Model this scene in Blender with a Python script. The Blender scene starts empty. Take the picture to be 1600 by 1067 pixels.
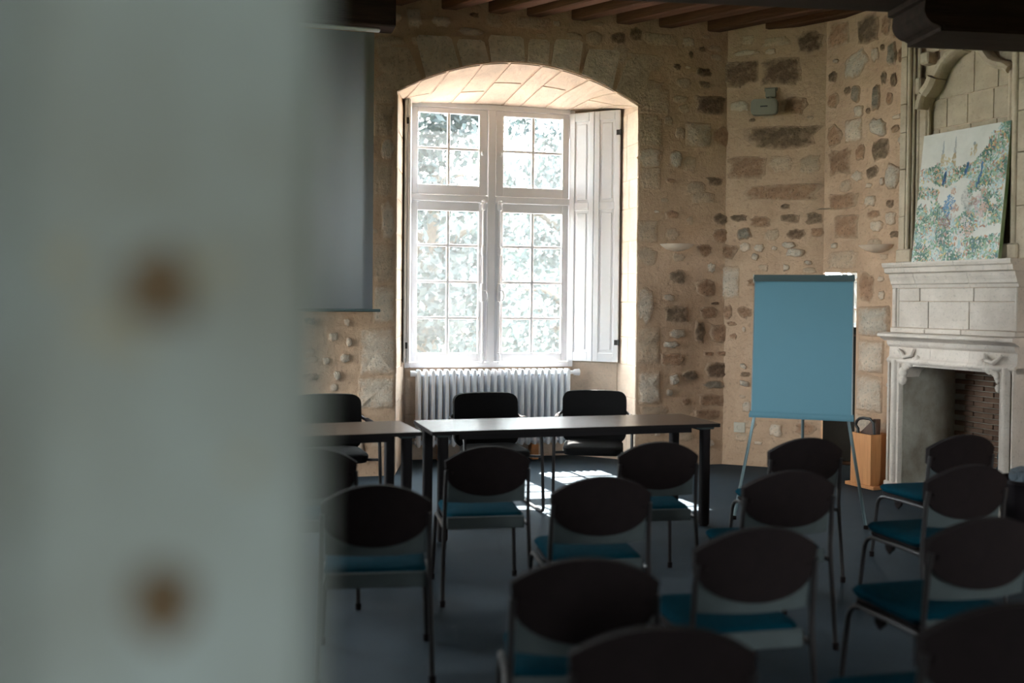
import bpy, math, random
from mathutils import Vector, Matrix
R_ = math.radians
scene = bpy.context.scene
col = scene.collection

# ------------------------------------------------------------------ camera
cam_d = bpy.data.cameras.new('camera')
cam = bpy.data.objects.new('camera', cam_d)
col.objects.link(cam)
PITCH, ROLL = math.atan(0.02), 0.0095
fwd = Vector((0, math.cos(PITCH), -math.sin(PITCH)))
r0, u0 = Vector((1, 0, 0)), Vector((0, math.sin(PITCH), math.cos(PITCH)))
rt = r0 * math.cos(ROLL) + u0 * math.sin(ROLL)
up = u0 * math.cos(ROLL) - r0 * math.sin(ROLL)
mw = Matrix((rt, up, -fwd)).transposed().to_4x4()
mw.translation = (0, 0, 1.6)
cam.matrix_world = mw
cam_d.sensor_width = 36.0
cam_d.lens = 36.0 * 1555 / 1600
cam_d.shift_y = -32.4 / 1600
cam_d.clip_start = 0.02
cam_d.clip_end = 300
cam_d.dof.use_dof = True
cam_d.dof.focus_distance = 9.3
cam_d.dof.aperture_fstop = 1.2
scene.camera = cam

# ------------------------------------------------------------------ sky, sun, exposure
SKY = 7.5
world = bpy.data.worlds.new('world')
scene.world = world
world.use_nodes = True
bg = world.node_tree.nodes['Background']
bg.inputs['Color'].default_value = (0.88, 0.96, 1.0, 1)
bg.inputs['Strength'].default_value = SKY
sun_d = bpy.data.lights.new('sun', 'SUN')
sun_d.energy = 32.0
sun_d.angle = R_(0.6)
sun_d.color = (1.0, 0.935, 0.87)
sun = bpy.data.objects.new('sun', sun_d)
col.objects.link(sun)
sun.rotation_euler = Vector((0.40, -1.0, -1.25)).to_track_quat('-Z', 'Y').to_euler()
scene.view_settings.view_transform = 'Standard'
scene.view_settings.look = 'None'
scene.view_settings.gamma = 1.0
scene.view_settings.use_curve_mapping = False
scene.view_settings.exposure = 2.05
scene.cycles.use_denoising = True
scene.cycles.max_bounces = 10
scene.cycles.diffuse_bounces = 6
scene.cycles.transparent_max_bounces = 16
scene.cycles.sample_clamp_indirect = 8.0
scene.cycles.caustics_reflective = False
scene.cycles.caustics_refractive = False

def portal(name, loc, size, direction):
    d = bpy.data.lights.new(name, 'AREA')
    d.shape = 'RECTANGLE'
    d.size, d.size_y = size
    d.cycles.is_portal = True
    o = bpy.data.objects.new(name, d)
    col.objects.link(o)
    o.location = loc
    o.rotation_euler = Vector(direction).to_track_quat('-Z', 'Z').to_euler()
    return o

# ------------------------------------------------------------------ materials
MATS = {}
def mat(name, color, rough=0.7, var=0.0, scale=8.0, bump=0.0, bscale=40.0, metal=0.0, rnd=0.0, spec=0.5,
        color2=None, detail=5.0, stretch=None, speck=0.0, sheen=0.0, pits=0.0, rim=None):
    if name in MATS: return MATS[name]
    m = bpy.data.materials.new(name); m.use_nodes = True
    nt = m.node_tree; N = nt.nodes; L = nt.links
    b = N['Principled BSDF']
    b.inputs['Roughness'].default_value = rough
    b.inputs['Metallic'].default_value = metal
    b.inputs['Specular IOR Level'].default_value = spec
    if sheen: b.inputs['Sheen Weight'].default_value = sheen
    c = (*color, 1)
    b.inputs['Base Color'].default_value = c
    tc = N.new('ShaderNodeTexCoord'); vec = tc.outputs['Object']
    if stretch:
        mp = N.new('ShaderNodeMapping'); mp.inputs['Scale'].default_value = stretch
        L.new(vec, mp.inputs['Vector']); vec = mp.outputs['Vector']
    out = None
    if var or color2:
        n = N.new('ShaderNodeTexNoise'); n.inputs['Scale'].default_value = scale
        n.inputs['Detail'].default_value = detail; n.inputs['Roughness'].default_value = 0.65
        L.new(vec, n.inputs['Vector'])
        r = N.new('ShaderNodeValToRGB')
        r.color_ramp.elements[0].position, r.color_ramp.elements[1].position = 0.32, 0.68
        lo = color2 if color2 else tuple(x * (1 - var) for x in color)
        hi = color if color2 else tuple(min(1, x * (1 + var)) for x in color)
        r.color_ramp.elements[0].color = (*lo, 1); r.color_ramp.elements[1].color = (*hi, 1)
        L.new(n.outputs['Fac'], r.inputs['Fac']); out = r.outputs['Color']
    if speck:
        n = N.new('ShaderNodeTexNoise'); n.inputs['Scale'].default_value = bscale * 1.6
        n.inputs['Detail'].default_value = 3; L.new(vec, n.inputs['Vector'])
        r = N.new('ShaderNodeValToRGB')
        r.color_ramp.elements[0].position, r.color_ramp.elements[1].position = 0.30, 0.42
        r.color_ramp.elements[0].color = (1 - speck,) * 3 + (1,); r.color_ramp.elements[1].color = (1, 1, 1, 1)
        L.new(n.outputs['Fac'], r.inputs['Fac'])
        mx = N.new('ShaderNodeMixRGB'); mx.blend_type = 'MULTIPLY'; mx.inputs['Fac'].default_value = 1
        if out: L.new(out, mx.inputs['Color1'])
        else: mx.inputs['Color1'].default_value = c
        L.new(r.outputs['Color'], mx.inputs['Color2']); out = mx.outputs['Color']
    if rnd:
        oi = N.new('ShaderNodeObjectInfo'); mr = N.new('ShaderNodeMapRange')
        mr.inputs['To Min'].default_value = 1 - rnd; mr.inputs['To Max'].default_value = 1 + rnd
        L.new(oi.outputs['Random'], mr.inputs['Value'])
        hs = N.new('ShaderNodeHueSaturation')
        if out: L.new(out, hs.inputs['Color'])
        else: hs.inputs['Color'].default_value = c
        L.new(mr.outputs['Result'], hs.inputs['Value']); out = hs.outputs['Color']
    if rim:   # mortar smeared over the edges of the stone
        at = N.new('ShaderNodeVertexColor'); at.layer_name = 'mortar'
        n = N.new('ShaderNodeTexNoise'); n.inputs['Scale'].default_value = 18; n.inputs['Detail'].default_value = 6
        L.new(vec, n.inputs['Vector'])
        ad = N.new('ShaderNodeMath'); ad.operation = 'ADD'; L.new(at.outputs['Color'], ad.inputs[0]); L.new(n.outputs['Fac'], ad.inputs[1])
        mr2 = N.new('ShaderNodeMapRange'); mr2.inputs['From Min'].default_value = 0.52; mr2.inputs['From Max'].default_value = 0.95
        L.new(ad.outputs['Value'], mr2.inputs['Value'])
        mx = N.new('ShaderNodeMixRGB'); L.new(mr2.outputs['Result'], mx.inputs['Fac'])
        L.new(out, mx.inputs['Color1']); mx.inputs['Color2'].default_value = (*rim, 1); out = mx.outputs['Color']
    if out: L.new(out, b.inputs['Base Color'])
    if bump:
        n = N.new('ShaderNodeTexNoise'); n.inputs['Scale'].default_value = bscale
        n.inputs['Detail'].default_value = 8; n.inputs['Roughness'].default_value = 0.7
        L.new(vec, n.inputs['Vector']); h = n.outputs['Fac']
        if pits:
            v = N.new('ShaderNodeTexVoronoi'); v.inputs['Scale'].default_value = bscale * 0.8
            L.new(vec, v.inputs['Vector'])
            r = N.new('ShaderNodeValToRGB')
            r.color_ramp.elements[0].position, r.color_ramp.elements[1].position = 0.05, 0.25
            L.new(v.outputs['Distance'], r.inputs['Fac'])
            ma = N.new('ShaderNodeMath'); ma.operation = 'MULTIPLY_ADD'
            L.new(r.outputs['Color'], ma.inputs[0]); ma.inputs[1].default_value = pits; L.new(h, ma.inputs[2])
            h = ma.outputs['Value']
        bp = N.new('ShaderNodeBump'); bp.inputs['Strength'].default_value = bump
        bp.inputs['Distance'].default_value = 0.045 if rim else 0.025
        L.new(h, bp.inputs['Height']); L.new(bp.outputs['Normal'], b.inputs['Normal'])
    MATS[name] = m
    return m

M_mortar = mat('lime_mortar', (0.62, 0.42, 0.28), 0.9, color2=(0.47, 0.305, 0.195), scale=1.8, bump=0.9, bscale=16, speck=0.22)
STONE = {
 'T': mat('stone_tan', (0.56, 0.41, 0.285), 0.9, var=0.25, scale=5, bump=0.8, bscale=26, rnd=0.08, speck=0.35, rim=(0.55, 0.37, 0.245)),
 'P': mat('stone_cream', (0.66, 0.53, 0.41), 0.9, var=0.22, scale=5, bump=0.8, bscale=24, rnd=0.08, speck=0.3, rim=(0.55, 0.37, 0.245)),
 'W': mat('stone_white', (0.64, 0.54, 0.43), 0.9, var=0.25, scale=7, bump=0.9, bscale=26, rnd=0.1, speck=0.35, rim=(0.55, 0.37, 0.245)),
 'O': mat('stone_orange', (0.52, 0.30, 0.175), 0.9, color2=(0.31, 0.175, 0.105), scale=7, bump=0.9, bscale=30, rnd=0.12, speck=0.5, rim=(0.55, 0.37, 0.245)),
 'B': mat('stone_brown', (0.32, 0.21, 0.13), 0.9, color2=(0.15, 0.095, 0.058), scale=8, bump=1.0, bscale=30, rnd=0.15, speck=0.5, rim=(0.55, 0.37, 0.245)),
 'D': mat('stone_dark_red', (0.26, 0.15, 0.09), 0.9, color2=(0.14, 0.085, 0.05), scale=8, bump=1.0, bscale=30, rnd=0.12, speck=0.5, rim=(0.55, 0.37, 0.245)),
 'G': mat('stone_grey', (0.40, 0.34, 0.27), 0.9, color2=(0.22, 0.17, 0.12), scale=8, bump=1.0, bscale=30, rnd=0.12, speck=0.4, rim=(0.55, 0.37, 0.245)),
}
M_ashlar = mat('ashlar_limestone', (0.64, 0.505, 0.395), 0.88, var=0.14, scale=4, bump=0.35, bscale=30, rnd=0.05, speck=0.15)
M_joint = mat('joint_mortar', (0.60, 0.45, 0.34), 0.95, var=0.15, scale=6, bump=0.4, bscale=30)
M_fire = mat('fireplace_limestone', (0.63, 0.545, 0.475), 0.85, color2=(0.50, 0.425, 0.36), scale=5, bump=0.4, bscale=26, rnd=0.05, speck=0.18)
M_over = mat('overmantel_limestone', (0.52, 0.42, 0.31), 0.88, color2=(0.40, 0.31, 0.22), scale=5, bump=0.4, bscale=24, rnd=0.05, speck=0.15)
M_soot = mat('sooty_plaster', (0.46, 0.43, 0.36), 0.95, color2=(0.20, 0.16, 0.12), scale=2.2, bump=0.6, bscale=14)
M_brick = mat('fire_brick', (0.15, 0.085, 0.055), 0.95, var=0.3, scale=9, bump=0.7, bscale=40, rnd=0.2)
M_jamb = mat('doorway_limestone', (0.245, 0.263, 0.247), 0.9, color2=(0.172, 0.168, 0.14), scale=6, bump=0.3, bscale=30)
M_stain2 = mat('faint_stain', (0.21, 0.185, 0.13), 0.95)
M_stain = mat('rust_stain', (0.085, 0.05, 0.022), 0.95, var=0.3, scale=60)
M_beam = mat('dark_oak', (0.022, 0.011, 0.008), 0.85, spec=0.15, var=0.35, scale=4, bump=0.5, bscale=18, stretch=(0.3, 4, 4))
M_joist = mat('oak_joist', (0.13, 0.055, 0.030), 0.8, spec=0.2, color2=(0.065, 0.029, 0.017), scale=4, bump=0.5, bscale=18, stretch=(0.3, 4, 4))
M_boards = mat('ceiling_boards', (0.10, 0.055, 0.032), 0.85, var=0.3, scale=3, stretch=(0.4, 5, 1))
M_carpet = mat('blue_grey_carpet', (0.021, 0.031, 0.041), 0.72, color2=(0.016, 0.024, 0.032), scale=3, bump=0.25, bscale=260, sheen=0.0, spec=0.2)
M_frame = mat('white_paint', (0.80, 0.79, 0.81), 0.5, var=0.03, scale=3)
M_shut = mat('shutter_paint', (0.74, 0.74, 0.76), 0.45, var=0.03, scale=3)
M_rad = mat('radiator_enamel', (0.86, 0.89, 0.94), 0.4, var=0.03, scale=6)
M_brass = mat('old_brass', (0.45, 0.3, 0.13), 0.4, metal=1.0)
M_iron = mat('black_iron', (0.02, 0.018, 0.017), 0.5, metal=0.3)
M_blackfab = mat('black_fabric', (0.005, 0.004, 0.004), 0.95, var=0.2, scale=60, bump=0.3, bscale=300, spec=0.2)
M_plastic = mat('black_plastic', (0.010, 0.006, 0.006), 0.85, var=0.15, scale=20, bump=0.05, bscale=200, spec=0.12)
M_greyp = mat('grey_plastic', (0.05, 0.06, 0.06), 0.7, var=0.1, scale=12, spec=0.25)
M_blue = mat('blue_fabric', (0.001, 0.027, 0.042), 0.95, var=0.18, scale=40, bump=0.3, bscale=300, spec=0.03)
M_tube = mat('dark_steel_tube', (0.020, 0.016, 0.016), 0.45, metal=0.25, spec=0.4)
M_table = mat('dark_table_laminate', (0.075, 0.05, 0.038), 0.27, var=0.15, scale=3, stretch=(1, 6, 1), spec=0.3)
M_tedge = mat('black_table_edge', (0.012, 0.009, 0.009), 0.75, spec=0.2)
M_tleg = mat('black_table_leg', (0.009, 0.006, 0.007), 0.7, spec=0.2)
M_screen = mat('projection_fabric', (0.37, 0.39, 0.415), 0.9, var=0.02, scale=2)
M_alu = mat('brushed_aluminium', (0.45, 0.46, 0.46), 0.35, metal=0.8)
M_teal = mat('teal_board', (0.115, 0.25, 0.31), 0.8, var=0.02, scale=3)
M_tealmetal = mat('teal_grey_metal', (0.075, 0.105, 0.105), 0.4, metal=0.2)
M_chrome = mat('painted_leg_metal', (0.16, 0.22, 0.235), 0.35, metal=0.5)
M_wood = mat('orange_pine', (0.60, 0.27, 0.10), 0.6, color2=(0.46, 0.19, 0.065), scale=6, stretch=(9, 9, 0.6), bump=0.1, bscale=30)
M_plasticw = mat('aged_white_plastic', (0.50, 0.45, 0.36), 0.5)
M_device = mat('grey_beige_plastic', (0.22, 0.20, 0.155), 0.55)
M_plaster = mat('sconce_plaster', (0.66, 0.52, 0.40), 0.85, var=0.06, scale=12, bump=0.15, bscale=60)
M_canvas = mat('canvas', (0.62, 0.585, 0.53), 0.9, var=0.06, scale=9)
M_green = mat('green_canvas_edge', (0.11, 0.17, 0.06), 0.9, color2=(0.30, 0.32, 0.18), scale=5)
M_bark = mat('tree_bark', (0.055, 0.045, 0.035), 0.9, var=0.3, scale=8, bump=0.5)
M_grass = mat('meadow_grass', (0.07, 0.09, 0.035), 1.0, var=0.4, scale=0.6)
M_ground = mat('bounce_gravel', (0.25, 0.22, 0.207), 1.0, var=0.4, scale=0.6)  # pale tone for the added ground that bounces sun into the niche
M_cab = mat('black_lacquer', (0.008, 0.009, 0.010), 0.9, var=0.2, scale=20)
M_dwood = mat('dark_brown_wood', (0.10, 0.05, 0.032), 0.6, var=0.25, scale=5, stretch=(6, 6, 0.6))
M_white = mat('outside_plaster', (0.5, 0.45, 0.38), 0.9, var=0.1)
M_foil = mat('clear_crumpled_film', (0.09, 0.11, 0.13), 0.15, metal=0.5, bump=1.0, bscale=24)

MATS['dark_table_laminate'].node_tree.nodes['Principled BSDF'].inputs['Coat Weight'].default_value = 0.05
MATS['dark_table_laminate'].node_tree.nodes['Principled BSDF'].inputs['Coat Roughness'].default_value = 0.15
MATS['blue_grey_carpet'].node_tree.nodes['Principled BSDF'].inputs['Specular Tint'].default_value = (0.55, 0.8, 1.0, 1)
def leaf_mat(name, c, t):
    m = bpy.data.materials.new(name); m.use_nodes = True
    nt = m.node_tree; N = nt.nodes; L = nt.links
    b = N['Principled BSDF']; b.inputs['Base Color'].default_value = (*c, 1); b.inputs['Roughness'].default_value = 0.6
    tr = N.new('ShaderNodeBsdfTranslucent'); tr.inputs['Color'].default_value = (*t, 1)
    mx = N.new('ShaderNodeMixShader'); mx.inputs['Fac'].default_value = 0.3
    L.new(b.outputs[0], mx.inputs[1]); L.new(tr.outputs[0], mx.inputs[2])
    L.new(mx.outputs[0], N['Material Output'].inputs['Surface'])
    return m
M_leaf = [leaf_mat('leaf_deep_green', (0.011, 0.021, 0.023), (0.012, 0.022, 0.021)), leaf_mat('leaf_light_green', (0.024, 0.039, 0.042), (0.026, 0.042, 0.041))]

def glass_mat(name, veil):
    # dusty old panes: mostly clear, with a thin pale film that scatters sunlight
    m = bpy.data.materials.new(name); m.use_nodes = True
    nt = m.node_tree; N = nt.nodes; L = nt.links
    N.remove(N['Principled BSDF'])
    tr = N.new('ShaderNodeBsdfTransparent'); tr.inputs['Color'].default_value = (0.93, 0.97, 0.97, 1)
    tl = N.new('ShaderNodeBsdfTranslucent'); tl.inputs['Color'].default_value = (0.9, 0.95, 0.95, 1)
    gl = N.new('ShaderNodeBsdfGlossy'); gl.inputs['Color'].default_value = (.5, .5, .5, 1); gl.inputs['Roughness'].default_value = 0.02
    tc = N.new('ShaderNodeTexCoord'); n = N.new('ShaderNodeTexNoise'); n.inputs['Scale'].default_value = 3
    L.new(tc.outputs['Object'], n.inputs['Vector'])
    mr = N.new('ShaderNodeMapRange'); mr.inputs['To Min'].default_value = veil * 0.8; mr.inputs['To Max'].default_value = veil * 1.2
    L.new(n.outputs['Fac'], mr.inputs['Value'])
    m1 = N.new('ShaderNodeMixShader'); L.new(mr.outputs['Result'], m1.inputs['Fac'])
    L.new(tr.outputs[0], m1.inputs[1]); L.new(tl.outputs[0], m1.inputs[2])
    m2 = N.new('ShaderNodeMixShader'); m2.inputs['Fac'].default_value = 0.012
    L.new(m1.outputs[0], m2.inputs[1]); L.new(gl.outputs[0], m2.inputs[2])
    L.new(m2.outputs[0], N['Material Output'].inputs['Surface'])
    return m
M_glass = glass_mat('dusty_glass', 0.011)
M_clear = glass_mat('clear_glass', 0.005)

# ------------------------------------------------------------------ mesh helpers
class MB:
    def __init__(s): s.v, s.f = [], []
    def add(s, vs, fs):
        k = len(s.v); s.v += [tuple(v) for v in vs]; s.f += [tuple(i + k for i in f) for f in fs]; return s
    def box(s, x0, x1, y0, y1, z0, z1, ch=0.0, M=None):
        if ch > 0:
            c = min(ch, (x1-x0)*.45, (y1-y0)*.45, (z1-z0)*.45)
            vs = []
            for sx in (0, 1):
                for sy in (0, 1):
                    for sz in (0, 1):
                        X, Y, Z = (x0, x1)[sx], (y0, y1)[sy], (z0, z1)[sz]
                        ix, iy, iz = (c, -c)[sx], (c, -c)[sy], (c, -c)[sz]
                        vs += [(X, Y+iy, Z+iz), (X+ix, Y, Z+iz), (X+ix, Y+iy, Z)]
            I = lambda sx, sy, sz, a: (sx*4 + sy*2 + sz)*3 + a
            fs = []
            for a in range(3):
                b, d = (a+1) % 3, (a+2) % 3
                for q in (0, 1):
                    def idx(p, r):
                        t = [0, 0, 0]; t[a] = q; t[b] = p; t[d] = r; return I(*t, a)
                    f = [idx(0, 0), idx(1, 0), idx(1, 1), idx(0, 1)]
                    fs.append(f if q else f[::-1])
                for p in (0, 1):
                    for r in (0, 1):
                        def id2(qq, ax):
                            t = [0, 0, 0]; t[a] = qq; t[b] = p; t[d] = r; return I(*t, ax)
                        f = [id2(0, b), id2(1, b), id2(1, d), id2(0, d)]
                        fs.append(f if (p ^ r) else f[::-1])
            for sx in (0, 1):
                for sy in (0, 1):
                    for sz in (0, 1):
                        f = [I(sx, sy, sz, 0), I(sx, sy, sz, 1), I(sx, sy, sz, 2)]
                        fs.append(f if (sx ^ sy ^ sz) else f[::-1])
        else:
            vs = [(x, y, z) for x in (x0, x1) for y in (y0, y1) for z in (z0, z1)]
            fs = [(0,1,3,2), (4,6,7,5), (0,4,5,1), (2,3,7,6), (0,2,6,4), (1,5,7,3)]
        if M is not None: vs = [M @ Vector(v) for v in vs]
        return s.add(vs, fs)
    def tube(s, pts, r, n=8, closed=False, caps=True):
        P = [Vector(p) for p in pts]; m = len(P); rings = []
        rr = r if isinstance(r, (list, tuple)) else [r]*m
        t0 = (P[1]-P[0]).normalized()
        a = Vector((0, 0, 1)) if abs(t0.z) < 0.9 else Vector((1, 0, 0))
        nrm = (a - t0*a.dot(t0)).normalized()
        for i in range(m):
            if closed: t = (P[(i+1) % m]-P[i-1]).normalized()
            elif i == 0: t = t0
            elif i == m-1: t = (P[i]-P[i-1]).normalized()
            else: t = (P[i+1]-P[i-1]).normalized()
            nrm = nrm - t*nrm.dot(t)
            nrm = nrm.normalized() if nrm.length > 1e-6 else t.orthogonal().normalized()
            bn = t.cross(nrm)
            rings.append([P[i] + (nrm*math.cos(2*math.pi*k/n) + bn*math.sin(2*math.pi*k/n))*rr[i] for k in range(n)])
        vs = [v for rg in rings for v in rg]; fs = []
        for i in range(m if closed else m-1):
            j = (i+1) % m
            for k in range(n):
                l = (k+1) % n
                fs.append((i*n+k, i*n+l, j*n+l, j*n+k))
        if caps and not closed:
            fs.append(tuple(range(n))[::-1]); fs.append(tuple((m-1)*n+k for k in range(n)))
        return s.add(vs, fs)
    def prism(s, poly, d0, d1, axis='y'):
        # poly in the plane; extruded along axis from d0 to d1
        def P(a, b, d): return {'y': (a, d, b), 'x': (d, a, b), 'z': (a, b, d)}[axis]
        n = len(poly)
        vs = [P(a, b, d0) for a, b in poly] + [P(a, b, d1) for a, b in poly]
        fs = [tuple(range(n)), tuple(range(2*n-1, n-1, -1))]
        fs += [(i, n+i, n+(i+1) % n, (i+1) % n) for i in range(n)]
        return s.add(vs, fs)
    def lathe(s, prof, n=16, M=None, a0=0, a1=2*math.pi):
        full = abs(a1-a0-2*math.pi) < 1e-6
        k = n if full else n+1; vs = []
        for r, z in prof:
            for i in range(k):
                a = a0 + (a1-a0)*i/n; vs.append((r*math.cos(a), r*math.sin(a), z))
        fs = []
        for j in range(len(prof)-1):
            for i in range(n):
                l = (i+1) % k
                fs.append((j*k+i, j*k+l, (j+1)*k+l, (j+1)*k+i))
        if M is not None: vs = [M @ Vector(v) for v in vs]
        return s.add(vs, fs)
    def mesh(s, name, smooth=False):
        me = bpy.data.meshes.new(name); me.from_pydata(s.v, [], s.f)
        import bmesh
        b = bmesh.new(); b.from_mesh(me); bmesh.ops.recalc_face_normals(b, faces=b.faces); b.to_mesh(me); b.free()
        if smooth:
            me.polygons.foreach_set('use_smooth', [True]*len(me.polygons))
            try: me.set_sharp_from_angle(angle=R_(42))
            except Exception: pass
        return me
    def build(s, name, m, parent=None, smooth=False, loc=None, rotz=0.0):
        return obj(name, s.mesh(name, smooth), m, parent, loc, rotz)

def obj(name, me, m=None, parent=None, loc=None, rotz=0.0):
    if m is not None and not me.materials: me.materials.append(m)
    o = bpy.data.objects.new(name, me); col.objects.link(o)
    if parent is not None: o.parent = parent
    if loc: o.location = loc
    if rotz: o.rotation_euler = (0, 0, rotz)
    return o
def tag(o, label=None, cat=None, group=None, kind=None):
    if label: o['label'] = label
    if cat: o['category'] = cat
    if group: o['group'] = group
    if kind: o['kind'] = kind
    return o
def thing(name, label, cat, loc=(0, 0, 0), rotz=0.0, group=None, kind=None):
    o = bpy.data.objects.new(name, None); col.objects.link(o)
    o.empty_display_size = 0.1
    o.location = loc; o.rotation_euler = (0, 0, rotz)
    return tag(o, label, cat, group, kind)
def copy_tree(o, parent=None):
    c = o.copy(); col.objects.link(c)
    if parent is not None: c.parent = parent
    for ch in o.children: copy_tree(ch, c)
    return c
def arc(cx, cy, r, a0, a1, n):
    return [(cx + r*math.cos(R_(a0+(a1-a0)*i/n)), cy + r*math.sin(R_(a0+(a1-a0)*i/n))) for i in range(n+1)]
def rrect(x0, x1, y0, y1, r, n=4):
    return (arc(x1-r, y1-r, r, 0, 90, n) + arc(x0+r, y1-r, r, 90, 180, n) + arc(x0+r, y0+r, r, 180, 270, n) + arc(x1-r, y0+r, r, 270, 360, n))
def pillow(poly, z_of, y0, y1, axis='y', inset=0.03):
    pass

# stones that show in the walls: along, height, width, tall, kind
STONES_F = (
    "2.128 4.107 0.084 0.105 T;2.291 4.168 0.132 0.132 B;2.587 4.133 0.268 0.106 T;2.39 3.907 0.398 0.176 T;3.007 3.85 0.176 0.09 B;3.013 3.734 0.127 0.072 B;"
    "2.794 3.738 0.174 0.107 T;3.08 3.541 0.314 0.18 D;2.767 3.576 0.155 0.071 T;2.807 3.485 0.116 0.098 T;2.962 3.238 0.264 0.233 P;3.208 3.232 0.188 0.199 O;"
    "2.727 2.989 0.135 0.152 W;2.463 3.009 0.238 0.177 P;2.494 3.542 0.315 0.248 T;2.46 3.248 0.238 0.266 T;2.461 2.796 0.21 0.213 T;2.645 3.364 0.096 0.089 T;"
    "2.873 2.947 0.156 0.161 T;2.945 2.72 0.215 0.135 T;3.14 2.796 0.178 0.09 B;2.767 3.246 0.106 0.125 T;2.868 4.011 0.058 0.071 B;3.203 2.421 0.181 0.118 B;"
    "3.231 2.265 0.233 0.137 O;3.044 2.112 0.162 0.123 O;3.113 1.946 0.09 0.094 W;2.763 1.852 0.177 0.129 B;3.065 1.742 0.244 0.184 O;2.671 1.646 0.139 0.07 P;"
    "3.163 1.592 0.103 0.033 D;2.749 1.488 0.266 0.152 B;3.094 1.499 0.193 0.123 O;3.006 1.307 0.115 0.213 B;3.245 1.304 0.26 0.183 O;2.765 1.295 0.19 0.094 W;"
    "2.696 1.189 0.177 0.07 W;2.705 1.043 0.265 0.129 O;3.099 1.094 0.116 0.047 O;3.242 1.098 0.117 0.048 O;3.195 0.939 0.277 0.166 D;3.162 0.791 0.259 0.083 G;"
    "3.139 0.634 0.31 0.126 O;3.096 0.495 0.297 0.107 O;2.739 0.849 0.101 0.118 W;2.69 0.718 0.076 0.066 W;2.863 0.623 0.089 0.071 O;2.432 1.562 0.167 0.349 P;"
    "2.441 2.282 0.204 0.209 T;2.444 2.044 0.204 0.197 T;2.468 1.184 0.23 0.361 T;2.474 0.77 0.23 0.304 P;2.517 0.547 0.301 0.094 T;3.02 2.627 0.256 0.117 T;"
    "2.882 2.399 0.076 0.094 T;1.565 3.925 0.245 0.267 V;1.877 3.861 0.323 0.27 V;1.313 3.916 0.206 0.214 V;1.02 3.929 0.326 0.212 V;0.71 3.844 0.277 0.152 V;"
    "0.418 3.836 0.307 0.309 V;2.46 2.99 0.238 0.2 P;2.437 3.284 0.2 0.265 T;2.47 3.649 0.276 0.177 T;-0.115 3.439 0.187 0.165 T;-0.045 3.717 0.333 0.165 T;"
    "2.14 3.971 0.168 0.193 T;0.151 4.158 0.145 0.19 P;0.406 4.143 0.187 0.104 P;0.674 4.071 0.231 0.08 P;0.889 4.193 0.167 0.129 T;-0.027 3.935 0.199 0.087 T;"
    "0.169 3.949 0.08 0.103 T;-0.12 3.555 0.18 0.172 T;-0.114 3.22 0.187 0.293 T;-0.085 2.963 0.132 0.19 P;-0.116 2.69 0.177 0.318 T;-0.077 2.328 0.125 0.353 P;"
    "-0.105 1.932 0.187 0.347 T;-0.103 1.556 0.188 0.337 P;-0.164 1.134 0.315 0.417 P;-0.17 0.76 0.333 0.282 P;-0.452 1.071 0.092 0.079 W;-0.559 1.264 0.085 0.086 P;"
    "-0.521 0.92 0.068 0.086 W;-0.437 1.393 0.058 0.069 P;-0.617 1.049 0.068 0.069 P;-0.548 0.808 0.068 0.069 P;-0.418 1.212 0.061 0.086 P;-0.126 3.899 0.186 0.137 T;"
    "1.24 4.194 0.382 0.126 T;1.498 4.208 0.08 0.064 P;1.903 4.233 0.136 0.051 T;2.11 4.114 0.166 0.116 B;0.919 4.163 0.129 0.088 T;1.674 4.1 0.162 0.077 T;"
    "2.529 4.145 0.338 0.118 T")
STONES_M = (
    "0.125 3.854 0.373 0.261 D;0.51 3.843 0.363 0.257 D;0.192 4.171 0.124 0.099 T;0.455 4.131 0.26 0.098 T;0.185 4.046 0.248 0.063 P;0.413 4.037 0.104 0.062 P;"
    "0.772 4.1 0.237 0.21 D;0.126 3.526 0.187 0.108 P;0.649 3.503 0.231 0.159 O;0.534 3.204 0.674 0.222 B;0.191 2.929 0.372 0.216 O;0.532 2.951 0.242 0.178 T;"
    "0.794 2.932 0.212 0.194 T;0.532 2.671 0.761 0.151 O;0.806 3.283 0.093 0.018 T;0.124 2.432 0.158 0.071 B;0.341 2.392 0.206 0.117 O;0.607 2.422 0.191 0.093 B;"
    "0.845 2.417 0.165 0.115 B;0.184 2.277 0.144 0.118 G;0.446 2.262 0.159 0.117 T;0.676 2.268 0.168 0.111 D;0.867 2.279 0.126 0.092 O;0.195 2.148 0.116 0.094 P;"
    "0.328 2.141 0.103 0.082 P;0.289 2.053 0.069 0.07 W;0.605 2.163 0.135 0.063 W;0.662 2.091 0.179 0.081 W;0.476 2.133 0.057 0.047 P;0.009 2.105 0.235 0.147 O;"
    "0.048 1.806 0.187 0.308 P;0.586 1.947 0.068 0.07 P;0.031 1.51 0.099 0.142 O;0.193 1.341 0.042 0.059 P;0.194 0.98 0.081 0.047 W;0.213 0.898 0.093 0.047 B;"
    "0.208 0.809 0.104 0.059 W;0.229 0.58 0.093 0.118 P;0.186 0.281 0.14 0.095 T;0.371 1.947 0.091 0.07 T;0.507 0.37 0.136 0.14 P")
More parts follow.
